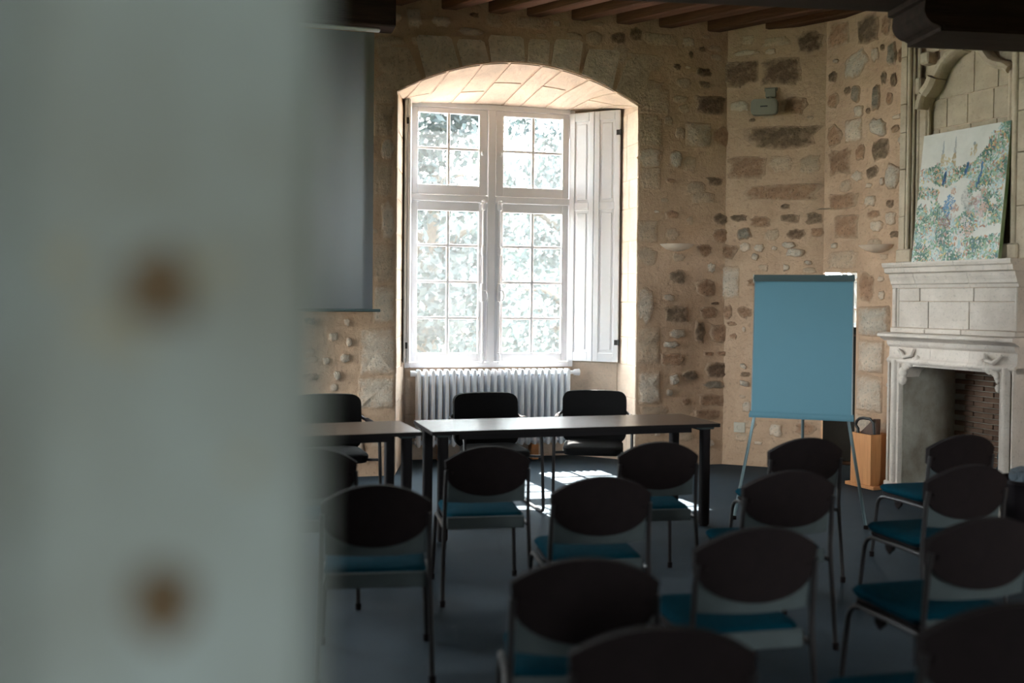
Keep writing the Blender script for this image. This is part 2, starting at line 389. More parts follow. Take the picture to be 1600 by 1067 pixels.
STONES_R = (
    "0.157 4.119 0.265 0.241 O;0.516 4.08 0.269 0.241 B;0.738 4.063 0.103 0.163 O;0.38 3.797 0.311 0.236 W;0.611 3.84 0.11 0.132 P;0.816 3.795 0.106 0.194 G;"
    "0.708 3.879 0.043 0.057 B;0.089 3.738 0.11 0.104 B;0.636 3.457 0.099 0.247 G;0.281 3.577 0.087 0.077 B;0.396 3.53 0.11 0.16 G;0.426 3.361 0.126 0.118 P;"
    "0.725 3.604 0.065 0.114 B;0.837 3.566 0.074 0.113 B;0.795 3.413 0.068 0.113 O;0.097 3.512 0.151 0.139 O;0.542 3.346 0.06 0.058 B;0.674 3.181 0.207 0.148 W;"
    "0.366 3.194 0.208 0.203 P;0.7 2.981 0.206 0.196 B;0.463 2.979 0.114 0.134 O;0.192 2.929 0.295 0.241 O;0.607 2.788 0.144 0.116 B;0.422 2.771 0.138 0.093 P;"
    "0.845 2.72 0.179 0.226 W;0.125 3.179 0.206 0.208 O;0.868 3.135 0.094 0.064 O;0.722 2.693 0.06 0.082 P;0.279 2.697 0.153 0.103 T;0.911 3.766 0.041 0.128 O;"
    "0.227 2.561 0.388 0.146 O;0.288 2.322 0.307 0.234 O;0.583 2.53 0.145 0.097 P;0.636 2.407 0.158 0.075 O;0.833 2.356 0.124 0.127 P;0.659 2.298 0.171 0.097 P;"
    "0.824 2.488 0.083 0.074 B;0.878 2.216 0.095 0.063 B;0.247 2.009 0.403 0.172 T;0.559 1.746 0.198 0.304 O;0.727 1.825 0.085 0.053 P;0.744 1.681 0.084 0.085 P;"
    "0.65 1.447 0.366 0.263 W;0.619 1.132 0.303 0.285 P;0.609 0.792 0.309 0.32 P;0.545 0.473 0.196 0.244 P")

# ------------------------------------------------------------------ frames of the room (x along the wall, y outwards, z up)
WF_O, WF_A = (-1.0576, 9.037, 0), R_(14.5)
WM_O, WM_A = (2.1, 9.853, 0), math.atan2(9.52-9.853, 2.97-2.1)
WR_O, WR_A = (2.97, 9.52, 0), R_(-65)
H = 4.75

# ------------------------------------------------------------------ floor and ceiling
floor = MB().box(-5.2, 5.6, -3.9, 10.9, -0.25, 0).build('floor', M_carpet)
tag(floor, 'blue-grey carpet floor under the rows of chairs', 'floor', kind='structure')
ceil = MB().box(-5.2, 5.6, -3.9, 10.9, 4.55, 4.68).build('ceiling', M_boards)
tag(ceil, 'dark boarded ceiling resting on brown oak joists', 'ceiling', kind='structure')
jo = MB().box(-0.05, 5.2, 0, 0.125, 4.255, 4.555, ch=0.012).mesh('joist')
ja = R_(-42)
def joist_at(wo, wa, s):
    p = Vector(wo) + Vector((math.cos(wa), math.sin(wa), 0))*s
    obj('joist', jo, M_joist, ceil, (p.x, p.y, 0), ja)
for s in (-2.6, -2.1, -1.6, -1.1, -0.6, -0.1, 0.40, 0.84, 1.207, 1.645, 2.094, 2.53, 3.04): joist_at(WF_O, WF_A, s)
joist_at(WM_O, WM_A, 0.36)

BO, BA = (2.363, 6.424, 0), R_(6.5)
bm_ = thing('ceiling_beam', 'huge dark oak beam on a scrolled corbel crossing beside the fireplace', 'beam', BO, BA, kind='structure')
MB().box(-6.75, 2.1, -0.44, 0, 3.47, 3.92, ch=0.02).build('main_timber', M_beam, bm_)
MB().box(-6.75, 2.1, -0.40, -0.04, 3.92, 4.258, ch=0.02).build('upper_timber', M_beam, bm_)
prof = [(0.02, 3.469), (0.02, 3.435), (0.055, 3.43), (0.05, 3.38)] + arc(0.145, 3.38, 0.095, 180, 262, 7) + [(0.155, 3.275), (0.155, 3.25), (2.0, 3.25), (2.0, 3.469)]
MB().prism(prof, -0.42, -0.02).build('corbel', M_beam, bm_)
MB().box(0.17, 2.0, -0.43, -0.01, 3.262, 3.285).build('corbel_fillet', M_beam, bm_)

# ------------------------------------------------------------------ window wall with its deep arched niche
NW = 2.339
def arch_z(s): return 3.485 + 0.335*(1-((s-NW/2)/(NW/2))**2)
def soff(u, v):
    f = Vector((NW*u, 0, arch_z(NW*u)))
    if u < 0.8: b = Vector((0.2 + (1.952-0.2)*u/0.8, 0.85, 3.552))
    else:
        k = (u-0.8)/0.2; b = Vector((1.952+(2.335-1.952)*k, 0.85-0.35*k, 3.552))
    b.z += 0.02*math.sin(math.pi*u)
    return f.lerp(b, v)
w = MB()
def q(*p): w.add(p, [tuple(range(len(p)))])
q((-3.56, 0, 0), (0, 0, 0), (0, 0, H), (-3.56, 0, H))
q((NW, 0, 0), (3.262, 0, 0), (3.262, 0, H), (NW, 0, H))
n = 28
for i in range(n):
    a, b = NW*i/n, NW*(i+1)/n
    q((a, 0, arch_z(a)), (b, 0, arch_z(b)), (b, 0, H), (a, 0, H))
    for j in range(3):
        q(soff(i/n, j/3), soff((i+1)/n, j/3), soff((i+1)/n, (j+1)/3), soff(i/n, (j+1)/3))
z0 = soff(0, 1).z; z1 = soff(1, 1).z; zc = soff(0.8, 1).z
q((0, 0, 0), (0.2, 0.85, 0), (0.2, 0.85, z0), (0, 0, 3.485))
q((NW, 0, 0), (2.335, 0.5, 0), (2.335, 0.5, z1), (NW, 0, 3.485))
q((2.335, 0.5, 0), (1.952, 0.85, 0), (1.952, 0.85, zc), (2.335, 0.5, z1))
q((0.2, 0.85, 0), (1.952, 0.85, 0), (1.952, 0.85, 0.925), (0.2, 0.85, 0.925))
E2 = 1.12
def ring(y, x0, x1, a, b):
    return (x0, y, a), (x1, y, a), (x1, y, b), (x0, y, b)
i4, e4 = ring(0.85, 0.2, 1.952, 0.925, 3.575), ring(E2, 0.16, 1.99, 0.88, 3.62)
for k in range(4): q(i4[k], i4[(k+1) % 4], e4[(k+1) % 4], e4[k])
q((-3.7, E2, -4), (0.16, E2, -4), (0.16, E2, H), (-3.7, E2, H)); q((1.99, E2, -4), (3.4, E2, -4), (3.4, E2, H), (1.99, E2, H))
q((0.16, E2, -4), (1.99, E2, -4), (1.99, E2, 0.88), (0.16, E2, 0.88)); q((0.16, E2, 3.62), (1.99, E2, 3.62), (1.99, E2, H), (0.16, E2, H))
wall_front = w.build('wall_front', M_mortar, loc=WF_O, rotz=WF_A)
tag(wall_front, 'old stone wall with the deep arched window niche', 'wall', kind='structure')
# niche plaster lining takes the paler joint mortar
wall_front.data.materials.append(M_joint)
for p in wall_front.data.polygons:
    c = p.center
    if 0.001 < c.y < 0.95: p.material_index = 1

wall_corner = MB().box(0, 0.9315, 0, 0.3, 0, H).build('wall_corner', M_mortar, loc=WM_O, rotz=WM_A)
tag(wall_corner, 'narrow rubble wall behind the flip chart', 'wall', kind='structure')
w = MB()
for x0, x1, a, b in ((0, 0.44, 1.9, H), (0.44, 1.12, 0, H), (1.12, 2.16, 1.25, H), (2.16, 3.6, 0, H)):
    w.box(x0, x1, 0, 0.3, a, b)
wall_right = w.build('wall_right', M_mortar, loc=WR_O, rotz=WR_A)
tag(wall_right, 'rubble wall with orange and white stones beside the fireplace', 'wall', kind='structure')

def stone_mesh(wd, ht, dep, seed, sq):
    rng = random.Random(seed); n = 16; vs = []; mort = []
    e = sq
    def sup(a, k):
        c, s_ = math.cos(a), math.sin(a)
        return (math.copysign(abs(c)**e, c)*wd/2*k, math.copysign(abs(s_)**e, s_)*ht/2*k)
    jit = [1 + (rng.uniform(-0.05, 0.03) if sq < 0.3 else rng.uniform(-0.24, 0.12)) for _ in range(n)]
    tilt = rng.uniform(-0.8, 0.8)*dep
    for k, y, jj, mo in ((1.06, 0.004, 0, 1.0), (0.97, -dep*0.35, .2, .5), (0.84, -dep*0.8, .3, .22), (0.5, -dep, .35, 0.0)):
        for i in range(n):
            a = 2*math.pi*i/n
            x, z = sup(a, k*(1+(jit[i]-1)*min(1, k*1.1)))
            yy = y if y > 0 else y*(1+rng.uniform(-jj, jj)) + tilt*x/wd
            vs.append((x, yy, z)); mort.append(mo)
    vs.append((0, -dep*rng.uniform(.7, 1.2), 0)); mort.append(0.0); fs = []
    for j in range(3):
        for i in range(n): fs.append((j*n+i, j*n+(i+1) % n, (j+1)*n+(i+1) % n, (j+1)*n+i))
    for i in range(n): fs.append((3*n+i, 3*n+(i+1) % n, 4*n))
    me = bpy.data.meshes.new('stone'); me.from_pydata(vs, [], [f[::-1] for f in fs])
    me.polygons.foreach_set('use_smooth', [True]*len(fs))
    ca = me.color_attributes.new('mortar', 'FLOAT_COLOR', 'POINT')
    ca.data.foreach_set('color', [c for m_ in mort for c in (m_, m_, m_, 1.0)])
    return me
DEP = {'T': 0.008, 'P': 0.014, 'W': 0.026, 'O': 0.014, 'B': 0.016, 'D': 0.012, 'G': 0.022}
def place_stones(txt, wall, seed):
    rng = random.Random(seed)
    for k, it in enumerate(txt.split(';')):
        a = it.split(); cx, cz, wd, ht = map(float, a[:4]); c = a[4]
        if c == 'V': continue
        sq = 0.16 if c in 'PTW' and wd > 0.17 and ht > 0.2 and not (c == 'W' and cz > 2.2) else 0.36 if c in 'TPDOB' and wd > 0.25 else rng.uniform(0.55, 0.9)
        dep = DEP[c]*rng.uniform(0.7, 1.3)*(0.9 if wall is wall_right else 0.8)
        o = obj('stone', stone_mesh(wd*1.04, ht*1.04, dep, seed*997+k, sq), STONE[c], wall, (cx, 0, cz))
        if c in 'W' and wd < 0.35: o.rotation_euler = (0, rng.uniform(-0.4, 0.4), 0)
def more_stones(txt, boxes, n, seed, kinds):
    # small stones scattered in the gaps left between the large ones
    rng = random.Random(seed); taken = [tuple(map(float, i.split()[:4])) for i in txt.split(';')]; out = []
    tries = 0
    while len(out) < n and tries < 6000:
        tries += 1
        x0, x1, a, b = rng.choice(boxes); wd = rng.uniform(.06, .20); ht = wd*rng.uniform(.4, .8)
        x, z = rng.uniform(x0+wd/2, x1-wd/2), rng.uniform(a, b)
        if any(abs(x-t[0]) < (wd+t[2])*.54+.012 and abs(z-t[1]) < (ht+t[3])*.54+.012 for t in taken): continue
        taken.append((x, z, wd, ht)); out.append('%.3f %.3f %.3f %.3f %s' % (x, z, wd, ht, rng.choice(kinds)))
    return txt + ';' + ';'.join(out)
place_stones(more_stones(STONES_F, [(-.9, -.05, .1, 3.4), (2.45, 3.24, .15, 4.1), (-.6, 3.2, 4.06, 4.24), (-3.4, -.9, .15, 1.6)], 110, 11, 'TTTTPPOBW'), wall_front, 1)
place_stones(more_stones(STONES_M, [(.02, .9, .15, 4.2)], 45, 12, 'TTTPPOOBW'), wall_corner, 2)
place_stones(more_stones(STONES_R, [(.46, 1.02, .2, 4.1), (.03, .43, 2.0, 4.1), (2.45, 3.5, .15, 4.1)], 100, 13, 'TTPPOOBW'), wall_right, 3)

# voussoirs over the arch: dressed blocks, each following the curve
for a, b, zt in ((0.26, 0.57, 3.99), (0.60, 0.85, 3.98), (0.87, 1.19, 4.04), (1.22, 1.42, 4.03), (1.45, 1.72, 4.05), (1.75, 2.06, 3.98), (2.1, 2.36, 3.90), (-0.06, 0.22, 3.86)):
    sk = lambda s: (s-NW/2)*0.10
    poly = [(a+(b-a)*t_/8, arch_z(min(NW, max(0, a+(b-a)*t_/8)))+0.012) for t_ in range(9)] + [(b+sk(b)-0.015, zt), (b+sk(b)-0.05, zt+0.02), (a+sk(a)+0.02, zt+0.015), (a+sk(a), zt-0.03)]
    o = MB().prism(poly, -0.010, 0.004).build('voussoir', STONE['P'] if zt > 3.97 else STONE['T'], wall_front)
# dressed blocks lining the soffit
rng = random.Random(5)
us = [0.0, 0.10, 0.20, 0.335, 0.45, 0.58, 0.665, 0.78, 0.89, 1.0]
def patch(fn, u0, u1, v0, v1, g, drop, nu=3):
    vs = []; fs = []
    for k in (0, 1):
        for i in range(nu+1):
            for j in range(3):
                p = fn(u0+g+(u1-u0-2*g)*i/nu, v0+(v1-v0)*j/2)
                vs.append(p + (Vector((0, 0, 0.004)) if k == 0 else drop))
    m = (nu+1)*3
    for i in range(nu):
        for j in range(2):
            a = i*3+j; fs.append((m+a, m+a+1, m+a+4, m+a+3))
    edge = [i*3 for i in range(nu+1)] + [nu*3+1, nu*3+2] + [i*3+2 for i in range(nu-1, -1, -1)] + [1]
    for k in range(len(edge)):
        a, b = edge[k], edge[(k+1) % len(edge)]; fs.append((a, b, m+b, m+a))
    return MB().add(vs, fs)
us = [0.0, 0.09, 0.20, 0.335, 0.45, 0.58, 0.665, 0.78, 0.90, 1.02, 1.14]
def soff_skew(u, v): return soff(max(0.004, min(0.996, u-0.14*v)), v)
for i in range(len(us)-1):
    sp = rng.choice((None, 0.42, 0.55, 0.62))
    cuts = [(0.015, 0.985)] if sp is None else [(0.015, sp-0.012), (sp+0.012, 0.985)]
    for v0, v1 in cuts:
        patch(soff_skew, us[i], us[i+1], v0, v1, 0.006, Vector((0, 0.0, -0.008))).build('voussoir', M_ashlar, wall_front)
# dressed blocks lining the reveals and the front edge
def rev(u, v):
    return Vector((NW-0.004*u, 0.005+0.49*u, v))
def rch(u, v): return Vector((2.335-0.383*u, 0.5+0.35*u, v))
def rle(u, v): return Vector((0.2*u, 0.85*u, v))
zc = [0.01, 0.36, 0.66, 0.98, 1.25, 1.60, 1.88, 2.2, 2.52, 2.8, 3.14, 3.46]
for i in range(len(zc)-1):
    cut = rng.choice((0.45, 0.6, 1.0))
    for v0, v1 in ([(0.0, cut)] if cut == 1.0 else [(0.0, cut), (cut, 1.0)]):
        patch(rev, v0, v1, zc[i]+0.006, zc[i+1]-0.006, 0.008, Vector((-0.006, 0, 0)), 1).build('reveal_block', M_ashlar, wall_front)
    patch(rch, 0, 1, zc[i]+0.006, zc[i+1]-0.006, 0.012, Vector((-0.004, -0.004, 0)), 1).build('reveal_block', M_ashlar, wall_front)
    patch(rle, 0, 1, zc[i]+0.006, zc[i+1]-0.006, 0.006, Vector((0.006, 0, 0)), 1).build('reveal_block', M_ashlar, wall_front)
for i, (a, b) in enumerate(((0.215, 0.75), (0.765, 1.3), (1.315, 1.94))):
    for c, d in ((0.02, 0.45), (0.46, 0.91)):
        MB().box(a, b, 0.842, 0.853, c, d, ch=0.003).build('apron_block', M_ashlar, wall_front)

# ------------------------------------------------------------------ the other walls of the room, with unseen windows added for fill daylight
def wall_with_holes(name, label, o, rot, length, holes, th=0.35, m=M_mortar):
    w = MB(); x = 0
    for x0, x1, a, b in sorted(holes):
        if x0 > x: w.box(x, x0, 0, th, 0, H)
        if a > 0: w.box(x0, x1, 0, th, 0, a)
        w.box(x0, x1, 0, th, b, H); x = x1
    w.box(x, length, 0, th, 0, H)
    return tag(w.build(name, m, loc=o, rotz=rot), label, 'wall', kind='structure')
def plain_window(name, label, o, rot, x0, x1, a, b, cols=2, rows=4, y=0.2, gl=None, frame=0.07):
    wdw = thing(name, label, 'window', o, rot, kind='structure')
    f = MB(); t = frame
    f.box(x0, x0+t, y-.03, y+.03, a, b); f.box(x1-t, x1, y-.03, y+.03, a, b)
    f.box(x0+t, x1-t, y-.03, y+.03, a, a+t); f.box(x0+t, x1-t, y-.03, y+.03, b-t, b)
    f.build('window_frame', M_frame, wdw)
    W, Hh = (x1-x0-2*t)/cols, (b-a-2*t)/rows
    for c in range(1, cols): MB().box(x0+t+W*c-.015, x0+t+W*c+.015, y-.02, y+.02, a+t, b-t).build('muntin', M_frame, wdw)
    for r in range(1, rows): MB().box(x0+t, x1-t, y-.018, y+.018, a+t+Hh*r-.014, a+t+Hh*r+.014).build('muntin', M_frame, wdw)
    for c in range(cols):
        for r in range(rows):
            MB().add([(x0+t+W*c, y, a+t+Hh*r), (x0+t+W*(c+1), y, a+t+Hh*r), (x0+t+W*(c+1), y, a+t+Hh*(r+1)), (x0+t+W*c, y, a+t+Hh*(r+1))], [(0, 1, 2, 3)]).build('pane', gl or M_clear, wdw)
    return wdw
LO, LA = (-4.5, 0.5, 0), R_(90)
wall_with_holes('wall_left', 'rubble side wall with an added fill-light window opposite the fireplace', LO, LA, 8.0, [(5.7, 7.5, 0.6, 4.0)])
plain_window('fill_window_3', 'unseen tall window added opposite the fireplace for fill light', LO, LA, 5.7, 7.5, 0.6, 4.0, 2, 5)  # unseen opening, added to light the fireplace and the wall beside it
SO, SA = (4.491, 6.257, 0), R_(-90)
wall_with_holes('wall_side', 'bare rubble side wall past the fireplace', SO, SA, 5.8, [])
# doorway wall: the rounded stone jamb close to the lens
jamb = MB().prism([(-0.088, 0.46), (-0.094, 0.45), (-0.205, 0.443), (-0.215, 0.447), (-0.34, 0.54), (-4.5, 0.54), (-4.5, 1.0), (-0.30, 1.0), (-0.091, 0.48)], 0, H, 'z').build('wall_doorway', M_jamb)
tag(jamb, 'pale weathered limestone doorway jamb with two rust-brown spots', 'wall', kind='structure')
for x, z, r in ((-0.157, 1.604, 0.016), (-0.156, 1.464, 0.015)):
    rg = random.Random(int(z*1000)); prf = [(x+r*math.cos(2*math.pi*i/14)*rg.uniform(.8, 1.2), z+r*1.15*math.sin(2*math.pi*i/14)*rg.uniform(.8, 1.2)) for i in range(14)]
    MB().prism(prf, 0.4435, 0.449).build('rust_spot', M_stain, jamb)
for x, z, r in ((-.198, 1.615, .009), (-.183, 1.588, .010), (-.134, 1.612, .008), (-.168, 1.578, .007), (-.120, 1.525, .006)):
    MB().prism([(x+r*math.cos(2*math.pi*i/10), z+r*math.sin(2*math.pi*i/10)) for i in range(10)], 0.4415+(x+.205)*.045, 0.45).build('faint_spot', M_stain2, jamb)
tag(MB().box(0.95, 2.95, 0.5, 1.0, 0, H).box(2.95, 4.25, 0.5, 1.0, 0, 0.8).box(2.95, 4.25, 0.5, 1.0, 2.6, H).box(4.25, 4.85, 0.5, 1.0, 0, H).box(-0.3, 0.95, 0.5, 1.0, 2.5, H).build('wall_back', M_jamb), 'stone wall with an added fill-light window on the far side of the doorway', 'wall', kind='structure')
plain_window('fill_window_5', 'unseen white window added beside the doorway for fill light', (5.6, 1.0, 0), R_(180), 1.35, 2.65, 0.8, 2.6, 2, 4)  # unseen opening, put in as fill for the far walls
tag(MB().box(-2.6, -2.2, -3.2, 0.54, 0, H).box(1.05, 1.3, -3.2, 0.5, 0, H).build('wall_passage', M_jamb), 'side walls of the passage outside the doorway', 'wall', kind='structure')
PO, PA = (1.3, -3.2, 0), R_(180)
wall_with_holes('wall_passage_end', 'end wall of the passage with an added fill-light window', PO, PA, 3.9, [(0.5, 1.9, 1.0, 2.6)], m=M_jamb)
plain_window('fill_window_4', 'unseen white window added at the passage end for fill light', PO, PA, 0.5, 1.9, 1.0, 2.6)  # added behind the camera so daylight reaches the near jamb
# alcove beside the fireplace
w = MB()
def v4(x0, y0, x1, y1, a, b): w.add([(x0, y0, a), (x1, y1, a), (x1, y1, b), (x0, y0, b)], [(0, 1, 2, 3)])
v4(3.03, 9.72, 3.03, 10.45, 0, 2.5); v4(3.43, 9.245, 4.5, 9.745, 0, 2.5); v4(4.5, 9.745, 4.5, 10.45, 0, 2.5)
v4(3.03, 10.45, 3.2, 10.45, 0, 2.5); v4(3.85, 10.45, 4.5, 10.45, 0, 2.5); v4(3.2, 10.45, 3.85, 10.45, 0, 1.2); v4(3.2, 10.45, 3.85, 10.45, 2.2, 2.5)
w.add([(2.9, 9.4, 2.5), (4.5, 9.4, 2.5), (4.5, 10.45, 2.5), (2.9, 10.45, 2.5)], [(0, 1, 2, 3)])
tag(w.build('wall_alcove', M_white), 'pale plaster walls of the alcove behind the flip chart', 'wall', kind='structure')
plain_window('window_2', 'small white window in the alcove behind the flip chart', (3.2, 10.4, 0), 0, 0, 0.65, 1.2, 2.2, 1, 3, 0.05, M_glass, 0.04)

portal('portal_main', (-0.28, 10.35, 2.25), (1.8, 2.7), (0.25, -0.968, 0))
portal('portal_left_far', (-4.9, 7.1, 2.3), (1.8, 3.4), (1, 0, 0))
portal('portal_passage', (0.1, -3.6, 1.8), (1.4, 1.6), (0, 1, 0))
portal('portal_back', (3.6, 0.45, 1.7), (1.3, 1.8), (0, 1, 0))
portal('portal_alcove', (3.52, 10.55, 1.7), (0.65, 1.0), (0, -1, 0))

# ------------------------------------------------------------------ the big window
win = thing('window_1', 'tall white casement window with small panes and folded shutters in the arched niche', 'window', WF_O, WF_A, kind='structure')
y0, y1 = 0.80, 0.86
f = MB()
f.box(0.2, 0.25, y0, y1, 0.925, 3.57, ch=.004); f.box(1.897, 1.952, y0, y1, 0.925, 3.57, ch=.004)
f.box(0.25, 1.897, y0, y1, 3.52, 3.575, ch=.004); f.box(0.25, 1.897, y0-.01, y1, 0.925, 0.978, ch=.006)
f.build('window_frame', M_frame, win)
MB().box(1.033, 1.115, y0-.012, y1, 0.978, 3.52, ch=.006).build('mullion', M_frame, win)
MB().box(0.25, 1.033, y0-.012, y1, 2.585, 2.655, ch=.006).build('transom', M_frame, win)
MB().box(1.115, 1.897, y0-.012, y1, 2.585, 2.655, ch=.006).build('transom', M_frame, win)
def sash(sx0, sx1, gx0, gx1, sz0, sz1, gz0, gz1, mz):
    s = MB(); ya, yb = y0+.005, y1-.01
    s.box(sx0+.003, gx0, ya, yb, sz0+.003, sz1-.003, ch=.004); s.box(gx1, sx1-.003, ya, yb, sz0+.003, sz1-.003, ch=.004)
    s.box(gx0, gx1, ya, yb, sz0+.003, gz0, ch=.004); s.box(gx0, gx1, ya, yb, gz1, sz1-.003, ch=.004)
    so = s.build('sash', M_frame, win)
    mx = (gx0+gx1)/2
    MB().box(mx-.015, mx+.015, ya+.01, yb-.008, gz0, gz1, ch=.004).build('muntin', M_frame, so)
    zz = [gz0] + mz + [gz1]
    for z in mz: MB().box(gx0, gx1, ya+.011, yb-.009, z-.014, z+.014, ch=.004).build('muntin', M_frame, so)
    for k in range(len(zz)-1):
        for a, b in ((gx0, mx), (mx, gx1)):
            MB().add([(a, 0.832, zz[k]), (b, 0.832, zz[k]), (b, 0.832, zz[k+1]), (a, 0.832, zz[k+1])], [(0, 1, 2, 3)]).build('pane', M_glass, so)
    return so
lows = [1.422, 1.786, 2.15]
s1 = sash(0.252, 1.033, 0.323, 0.944, 2.655, 3.52, 2.754, 3.465, [3.116])
s2 = sash(1.115, 1.896, 1.198, 1.822, 2.655, 3.52, 2.754, 3.465, [3.116])
s3 = sash(0.252, 1.033, 0.323, 0.944, 0.978, 2.585, 1.07, 2.494, lows)
s4 = sash(1.115, 1.896, 1.198, 1.822, 0.978, 2.585, 1.07, 2.494, lows)
# espagnolette bolts on the two lower sashes
for so, x in ((s3, 0.99), (s4, 1.158)):
    b = MB(); yy = y0-.012
    b.tube([(x, yy, 1.0), (x, yy, 2.57)], 0.012, 8)
    b.build('bolt_rod', M_shut, so, smooth=True)
    for z, rr in ((2.555, .030), (2.10, .025), (1.02, .022)):
        Mx = Matrix.Translation((x, yy, z))
        MB().lathe([(0.002, -.055), (rr*.7, -.045), (rr, -.02), (rr*.75, 0), (rr, .02), (rr*.6, .04), (rr*.8, .05), (.002, .062)], 10, Mx).build('bolt_guide', M_shut, so, smooth=True)
    hb = MB().lathe([(0.002, -.10), (.022, -.09), (.032, -.04), (.024, 0), (.032, .04), (.022, .09), (.002, .10)], 10, Matrix.Translation((x, yy, 1.68)))
    hb.tube([(x, yy-.02, 1.70), (x+.03, yy-.035, 1.70), (x+.045, yy-.04, 1.66), (x+.04, yy-.04, 1.61), (x+.02, yy-.035, 1.60)], [.008, .009, .01, .009, .006], 8)
    hb.build('bolt_handle', M_shut, so, smooth=True)
for so, x, z in ((s1, 0.975, 3.08), (s2, 1.165, 3.08)):
    MB().box(x-.012, x+.012, y0-.02, y0+.006, z-.02, z+.02, ch=.005).build('latch', M_shut, so)
for x in (1.9,):
    for z in (3.2, 2.8, 2.3, 1.75, 1.2):
        MB().tube([(x, y0-.006, z-.06), (x, y0-.006, z+.06)], 0.008, 8).build('hinge', M_frame, win)
# shutters: pairs of panelled leaves folded open
def leaf(px, py, ang, wd, parent, z0=0.99, z1=3.525, th=0.026, back=False):
    o = MB()
    t = 0.055
    rails = [z0, z0+0.09, 2.53, 2.61, z1-0.09, z1]
    o.box(0, t, -th/2, th/2, z0, z1, ch=.003); o.box(wd-t, wd, -th/2, th/2, z0, z1, ch=.003)
    for a, b in ((z0, z0+.09), (2.53, 2.61), (z1-.09, z1)): o.box(t, wd-t, -th/2, th/2, a, b, ch=.003)
    ob = o.build('shutter_leaf', M_shut, parent, loc=(px, py, 0), rotz=ang)
    for a, b in ((z0+.09, 2.53), (2.61, z1-.09)):
        p = MB().box(t, wd-t, -th/2+.009, th/2-.009, a, b)
        p.box(t+.028, wd-t-.028, -th/2+.003, th/2-.003, a+.03, b-.03, ch=.004)
        p.build('shutter_panel', M_shut, ob)
    return ob
h0 = (1.902, 0.79); ang = R_(-45.5)
l1 = leaf(h0[0], h0[1], ang, 0.272, win)
p1 = (h0[0]+0.279*math.cos(ang), h0[1]+0.279*math.sin(ang)); ang2 = R_(-40)
l2 = leaf(p1[0], p1[1], ang2, 0.272, win)
for z in (3.30, 1.19):
    MB().box(0.235, 0.279, -0.017, -0.012, z-.026, z+.026).build('black_hinge', M_iron, l2)
    MB().tube([(0.279, -0.012, z-.03), (0.279, -0.012, z+.03)], 0.009, 8).build('hinge_pin', M_iron, l2)
g0 = (0.245, 0.79); al = R_(-101)
l3 = leaf(g0[0], g0[1], al, 0.272, win)
g1 = (g0[0]+0.272*math.cos(al)-0.032, g0[1]+0.272*math.sin(al))
l4 = leaf(g1[0], g1[1], R_(80), 0.262, win)
for z in (3.32, 1.16):
    MB().box(0.245, 0.279, -0.02, -0.012, z-.026, z+.026).build('black_hinge', M_iron, l3)
    MB().tube([(0.276, -0.016, z-.03), (0.276, -0.016, z+.03)], 0.011, 8).build('hinge_pin', M_iron, l3)

def loc_on(o, a, s, y, z=0.0):
    return (o[0]+math.cos(a)*s-math.sin(a)*y, o[1]+math.sin(a)*s+math.cos(a)*y, z)

# ------------------------------------------------------------------ radiator
rad = thing('radiator', 'white cast-iron column radiator standing under the window', 'radiator', loc_on(WF_O, WF_A, 0.29, 0.62), WF_A)
sec = MB()
def oval(x, y, rx, ry, za, zb, n=10):
    vs = []; fs = []
    prof_ = [(0.55, za), (1.0, za+.018), (1.0, zb-.03), (0.8, zb-.008), (0.4, zb)]
    for k, z in prof_:
        for i in range(n):
            a = 2*math.pi*i/n; vs.append((x+rx*k*math.cos(a), y+ry*k*math.sin(a), z))
    for j in range(4):
        for i in range(n): fs.append((j*n+i, j*n+(i+1) % n, (j+1)*n+(i+1) % n, (j+1)*n+i))
    fs += [tuple(range(n))[::-1], tuple(4*n+i for i in range(n))]
    return vs, fs
for yy in (0.022, 0.075, 0.128): sec.add(*oval(0.035, yy, 0.0215, 0.022, 0.15, 0.915))
sec.box(0.02, 0.05, 0.02, 0.13, 0.86, 0.905, ch=.01); sec.box(0.02, 0.05, 0.02, 0.13, 0.165, 0.205, ch=.01)
sec.tube([(0.0, 0.075, 0.87), (0.07, 0.075, 0.87)], 0.024, 8); sec.tube([(0.0, 0.075, 0.19), (0.07, 0.075, 0.19)], 0.022, 8)
sm = sec.mesh('radiator_section', True)
for i in range(23): obj('radiator_section', sm, M_rad, rad, (i*0.0697, 0, 0))
MB().tube([(-.045, .075, .875), (0.0, .075, .875)], .03, 12).build('end_plug', M_rad, rad, smooth=True)
v = MB().tube([(1.6, .075, .875), (1.64, .075, .875)], .02, 10); v.tube([(1.64, .075, .875), (1.70, .075, .875)], [.03, .036], 12)
v.build('thermostat_valve', M_rad, rad, smooth=True)
v = MB().tube([(0.0, .075, .19), (-.05, .075, .19), (-.09, .075, .19), (-.115, .075, .17), (-.115, .075, 0)], .013, 8); v.tube([(-.05, .04, .19), (-.05, .11, .19)], .017, 8)
v.build('return_pipe', M_alu, rad, smooth=True)
for x in (0.27, 1.22): MB().box(x-.035, x+.035, .0, .15, 0, .152, ch=.006).build('wooden_support', M_wood, rad)

